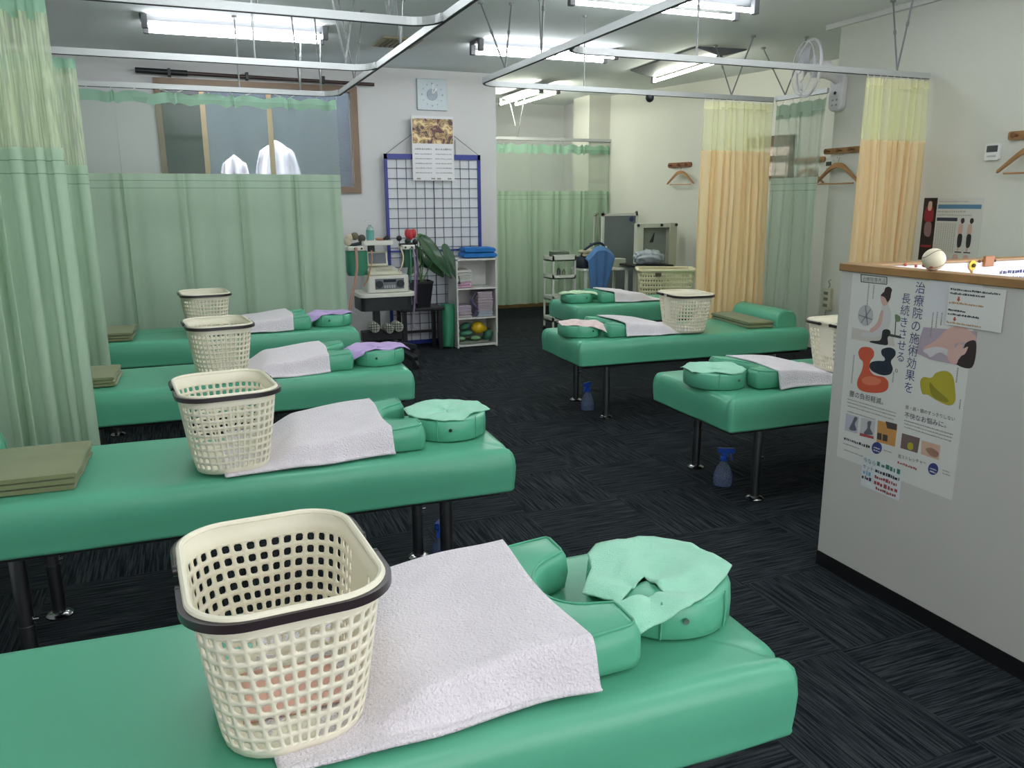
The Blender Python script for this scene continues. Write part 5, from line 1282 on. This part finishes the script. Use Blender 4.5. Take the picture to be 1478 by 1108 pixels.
# small things on the upper tray
t = thing('pump_bottle', 'clear pump bottle with teal label on the upper trolley tray', 'bottle', (1.545, 7.36, 1.111))
MB().lathe([(.034, .0), (.036, .01), (.036, .09), (.026, .115), (.012, .125), (.012, .14)], (1.545, 7.36, 1.111), 18).build('bottle', glass_mat('clear_pale', 'c6d8d6', .5, .1), t)
MB().lathe([(.0375, .0), (.0375, .04), (.0375, .085)], (1.545, 7.36, 1.119), 18).build('teal_label', mat('label_teal', '5f9e94', .6), t)
g = MB(); g.cyl((1.545, 7.36, 1.25), (1.545, 7.36, 1.275), .006, 8); g.strip([(1.555, 7.36, 1.278), (1.50, 7.345, 1.285)], .014, .01); g.build('pump_head', WHITEM, t)
o = MB().ball((1.63, 7.36, 1.122), .03, 12, (1.4, 1, .45)).build('cotton_pad', mat('pad_peach', 'b07a64', .9)); tag(o, 'peach brown pad lying on the upper trolley tray', 'pad')
o = MB().tube(spline([(1.66, 7.33, 1.118), (1.69, 7.32, 1.14), (1.715, 7.36, 1.128), (1.70, 7.4, 1.12)], 5), .012, 8).build('black_clip', BLACK); tag(o, 'black clip lying at the right end of the upper trolley tray', 'clip')
t = thing('suction_cups', 'brown and cream suction cups hung on the left cup holder', 'suction cup', (1.38, 7.34, 1.067))
for px, py, m_ in ((504, 343, CRH), (512, 341, mat('cup_olive', '6a6450', .5)), (522, 344, mat('cup_dark', '45403a', .5)), (502, 349, CRH)):
    c = Q(px, py, 7.33); MB().ball((c.x, c.y, max(c.z, 1.105)), .036, 14, (1, .8, 1)).build('cup', m_, t)
MB().cyl((1.33, 7.34, 1.066), (1.46, 7.34, 1.09), .015, 10).build('cup_bar', DK, t)
t = thing('red_tulip_cup', 'red tulip shaped rubber cup standing on the right cup holder of the trolley', 'suction cup', (1.90, 7.34, 1.066))
g = MB()
for k_, (dx, rr) in enumerate(((-.03, .034), (.0, .04), (.032, .034))):
    g.ball((1.918+dx, 7.34, 1.155+.012*(k_ != 1)), rr, 14, (.72, .7, 1.25))
g.build('red_petals', mat('tulip_red', 'b8323a', .5), t); g = MB(); g.cyl((1.91, 7.34, 1.066), (1.92, 7.34, 1.13), .008, 8); g.build('stalk', GRH, t)
t = thing('black_suction_cups', 'black suction cups beside the red tulip cup on the trolley', 'suction cup', (1.87, 7.33, 1.066))
for px, py in ((576, 344), (588, 348), (599, 349)):
    c = Q(px, py, 7.32); MB().ball((c.x, c.y, max(c.z, 1.09)), .026, 12).build('cup', BLACK, t)
MB().cyl((1.80, 7.32, 1.067), (1.94, 7.32, 1.075), .012, 8).build('cup_bar', BLACK, t)
# ================================================================ BACK OF THE ROOM, RIGHT OF CENTRE
CW = mat('cart_white', 'dde2d8', .45)
t = thing('white_cart', 'slim white three tier cart in front of the alcove curtain', 'cart', (3.87, 8.25, 0))
cx0, cx1, cy0, cy1 = 3.735, 4.02, 8.12, 8.38
for x in (cx0, cx1-.018):
    for y in (cy0, cy1-.018): MB().box((x, y, .05), (x+.018, y+.018, .86)).build('post', CW, t, smooth=False)
for z in (.12, .36, .60, .80):
    b_ = MB(); b_.box((cx0, cy0, z), (cx1, cy1, z+.012)); b_.box((cx0, cy0, z), (cx1, cy0+.008, z+.07 if z > .7 else z+.045)); b_.box((cx0, cy1-.008, z), (cx1, cy1, z+.05)); b_.box((cx0, cy0, z), (cx0+.008, cy1, z+.05)); b_.build('tray', CW, t, smooth=False)
for x in (cx0+.01, cx1-.01):
    for y in (cy0+.01, cy1-.01): MB().ball((x, y, .026), .025, 12).build('castor', BLACK, t)
o = MB().box((3.78, 8.17, .813), (3.96, 8.33, .90)).build('grey_box', mat('box_greygreen', '5c665c', .6), bevel=.004); tag(o, 'dark grey green box on top of the white cart', 'box')
o = MB().lathe([(.02, 0), (.022, .06), (.01, .075), (.01, .085)], n=12).build('small_bottle', mat('bottle_olive', '7c8668', .4)); o.location = (3.93, 8.25, .613); tag(o, 'small olive bottle on the middle tray of the white cart', 'bottle')
o = MB().lathe([(.022, 0), (.022, .08), (.008, .1)], n=12).build('small_bottle', mat('bottle_dark', '4c5048', .4)); o.location = (3.86, 8.24, .613); tag(o, 'small dark bottle on the middle tray of the white cart', 'bottle')
# low table with black bag, folded cream towel and blue cloth
t = thing('low_table', 'white framed side table under the black bag and the hanging blue cloth', 'table', (4.28, 8.1, 0))
tx0, tx1 = 4.04, 4.62
MB().box((tx0, 7.95, .69), (tx1, 8.3, .715)).build('table_top', CW, t, bevel=.004)
for x in (tx0+.03, tx1-.03):
    for y in (7.98, 8.27): MB().box((x-.014, y-.014, 0), (x+.014, y+.014, .69)).build('leg', CW, t, smooth=False)
t = thing('black_bag', 'black bag with curved handle on the white side table behind the blue cloth', 'bag', (4.16, 8.12, .716))
MB().loft([[Vector((p[0], p[1], z)) for p in rrect(4.03+a_, 8.02+a_, 4.36-a_, 8.24-a_, .05)] for a_, z in ((.01, .717), (0, .74), (.0, .80), (.02, .84))]).build('bag_body', mat('bag_navy', '1b2333', .7, bump=.3, bscale=60), t, angle=40)
MB().tube(spline([(4.06, 8.10, .83), (4.12, 8.08, .93), (4.25, 8.07, .99), (4.34, 8.08, .96), (4.36, 8.1, .84)], 6), .014, 8).build('handle', mat('bag_navy2', '1d2a44', .7), t)
o = folded('folded_towel', 'cream folded towel lying on the black bag', 'towel', (4.17, 8.10, .842), 0, .2, .16, .07, mat('cream_towel', 'b4ad92', .95, bump=.5), 2, None, 3)
g = MB().grid(lambda u, v: onY(849+(888-849)*u*(.55+.45*v)+10*(1-v)*(.4), 417-62*v*(1-.25*(abs(u-.55)*2)**2), 7.90)+Vector((0, .012*math.sin(u*16+v*2)+.06*sstep(.9, 1, v), 0)), 24, 20)
o = g.build('blue_cloth', mat('cloth_blue', '4c76a8', .9, var=.08, bump=.4, bscale=120), solid=.006); tag(o, 'blue cloth hanging down over the side table in front of the grey board', 'cloth')
MB().box((4.40, 7.88, .715), (4.56, 7.93, .955)).build('x', mat('cloth_blue2', '385b86', .9)) if False else None
o = MB().box((4.47, 8.02, .716), (4.6, 8.2, .81)).build('cream_box', mat('box_cream', 'a9b09c', .6), bevel=.004); tag(o, 'small pale box on the side table right of the blue cloth', 'box')
t = thing('white_bottle', 'slim white bottle standing behind the blue cloth', 'bottle', (4.44, 8.2, .716))
MB().lathe([(.025, 0), (.026, .14), (.01, .17), (.009, .21)], (4.44, 8.2, .716), 14).build('bottle', WHITEM, t); MB().lathe([(.011, .0), (.011, .02)], (4.44, 8.2, .926), 12).build('cap', WHITE, t)
t = thing('olive_tube', 'pale tube and box standing on the black bag', 'bottle', (4.1, 8.16, .842))
MB().lathe([(.035, 0), (.035, .11), (.03, .115)], (4.24, 8.2, .842), 16).build('tube', mat('tube_pale', 'b3bda4', .5), t); MB().lathe([(.012, .0), (.012, .03)], (4.24, 8.2, .957), 12).build('cap', mat('cap_dark', '5a6a58', .5), t)
# grey board leaning on the slanted wall
t = thing('grey_board', 'grey rolling partition board with pale frame beside the slanted wall', 'partition', (4.65, 8.62, 0))
A = onY(869, 308, 8.62); B = onY(920, 308, 8.62); zt = A.z
MB().box((A.x+.02, 8.61, .3), (B.x-.02, 8.63, zt-.02)).build('board', mat('board_grey', '70797a', .7, var=.04), t, smooth=False)
f = MB()
for a, b in (((A.x, .05), (A.x+.025, zt)), ((B.x-.03, .05), (B.x, zt)), ((A.x, zt-.03), (B.x, zt)), ((A.x, .28), (B.x, .31))): f.box((a[0], 8.60, a[1]), (b[0], 8.64, b[1]))
f.build('frame', mat('board_frame', 'ccd0c8', .45), t, smooth=False)
for x in (A.x+.012, B.x-.012):
    MB().box((x-.015, 8.45, .02), (x+.015, 8.8, .05)).build('foot_bar', mat('board_frame', 'ccd0c8', .45), t, smooth=False); MB().ball((x, 8.62, zt+.012), .016, 10).build('corner_cap', mat('cap_greygreen', '6a7468', .5), t)
o = MB().ball((onY(913, 316, 8.58).x, 8.597, onY(913, 316, 8.58).z), .03, 14, (1.1, .35, 1)).build('blue_magnet', mat('magnet_blue', '35426e', .4)); tag(o, 'dark blue magnet clip at the top right of the grey board', 'magnet')
t = thing('folding_stand', 'pair of thin pale poles of a folded stand left of the grey board', 'stand', (4.55, 8.75, 0))
for a, b in (((859, 312), (856, 372)), ((862, 310), (869, 372))):
    p, q = onY(*a, 8.75), onY(*b, 8.75); d = (q-p); q = p+d*(p.z/-d.z)*.998; po = MB().cyl(p, q, .016, 10).build('pole', mat('pole_pale', 'a9b0a0', .5), t)
    WM[po.name] = WM[t.name]; MB().ball((p.x, p.y, p.z+.012), .02, 10).build('tip', mat('tip_olive', '6d7358', .5), po)
# beige machine frame with bag
t = thing('beige_machine', 'beige traction machine with a square opening beside the slanted wall', 'machine', (4.72, 7.85, 0)); BG = mat('beige_grey', 'b4b6a2', .5); BG2 = mat('beige_grey_light', 'c4c8b8', .5)
my = 7.85; Lx = onY(920, 322, my).x; Rx = onY(978, 322, my).x; zt = onY(950, 322, my).z
MB().box((Lx, my, .02), (Lx+.085, my+.07, zt)).build('left_column', BG2, t, bevel=.006); MB().box((Rx-.10, my, .02), (Rx, my+.07, zt)).build('right_column', BG, t, bevel=.006)
MB().box((Lx+.085, my, zt-.05), (Rx-.10, my+.12, zt)).build('top_beam', BG2, t, bevel=.004); MB().box((Lx+.085, my+.07, .05), (Rx-.10, my+.12, zt-.05)).build('back_plate', mat('back_plate', '858d86', .6), t, smooth=False)
MB().box((Lx, my-.1, .02), (Rx, my+.34, .07)).build('base', BG, t, bevel=.006)
sh = MB(); sh.box((Lx-.12, my-.26, .735), (Rx-.2, my+.2, .76)); sh.build('tray', mat('tray_black', '1a1c1e', .5), t, bevel=.004)
for x in (Lx+.01, (Lx+Rx)/2+.05, Rx-.02): MB().ball((x, my-.008, zt-.02), .017, 12).build('bolt_cap', BLACK, t)
MB().box((Rx, my+.1, .9), (Rx+.06, my+.2, 1.14)).build('side_knob', BG, t, bevel=.01); MB().prism([(-.03, -.06), (.02, -.06), (.035, .05), (.03, .05)], 0, .004, Matrix.Translation(((Lx+Rx)/2-.03, my+.068, 1.05)) @ Matrix.Rotation(PI/2, 4, 'X')).build('dark_mark', BLACK, t, smooth=False)
mb = MB().ball((0, 0, 0), .15, 40, (1.15, .8, .55)); rb = random.Random(4)
for v in mb.v:
    k_ = 1+.16*noise2(v.x*38, v.y*34+v.z*40, 3)+.08*math.sin(v.x*90+v.z*70)*math.cos(v.y*80); v *= k_; v.z = max(v.z, -.07)
o = mb.build('plastic_bag', glass_mat('bag_plastic', 'c6d0da', .25, .25), angle=0); o.location = (Lx+.10, my-.10, .834); tag(o, 'crumpled clear plastic bag lying on the black tray of the beige machine', 'plastic bag')
# big laundry basket
t = thing('laundry_basket', 'large cream yellow square laundry basket behind the back right bed', 'basket', (4.585, 7.17, 0), -.48)
LB, per, tot, _c = basket_body(.56, .40, .46, .33, .765, (16, 11), 15, .05, panel=False, hole=.56, nc=3, band=(.03, .95))
o = LB.build('basket_body', CREAM2, t, local=True, angle=50); weld(o); md = o.modifiers.new('thick', 'SOLIDIFY'); md.thickness = .004; md.offset = 0
MB().strip([per(c/2, 1.0)*1.0+Vector((per(c/2, 1).x*.04, per(c/2, 1).y*.04, -.008)) for c in range(tot*2+1)], .03, .02).build('rim', CREAM2, t, local=True, bevel=.004)
MB().box((-.12, -.245, .70), (-.06, -.22, .735)).build('latch', mat('latch_brown', '54463a', .5), t, local=True, bevel=.004)
# ================================================================ LIGHT AND VIEW
w = bpy.data.worlds.new('world'); SC.world = w; w.use_nodes = True
bg = w.node_tree.nodes['Background']; bg.inputs['Color'].default_value = (.88, .94, 1, 1); bg.inputs['Strength'].default_value = 16.0
SC.view_settings.view_transform = 'Standard'; SC.view_settings.look = 'None'; SC.view_settings.gamma = 1.0
SC.view_settings.exposure = EXPO
SC.view_settings.use_curve_mapping = False
SC.cycles.transparent_max_bounces = 32
SC.cycles.max_bounces = 8; SC.cycles.diffuse_bounces = 5
SC.cycles.use_denoising = True
SC.cycles.sample_clamp_indirect = 4
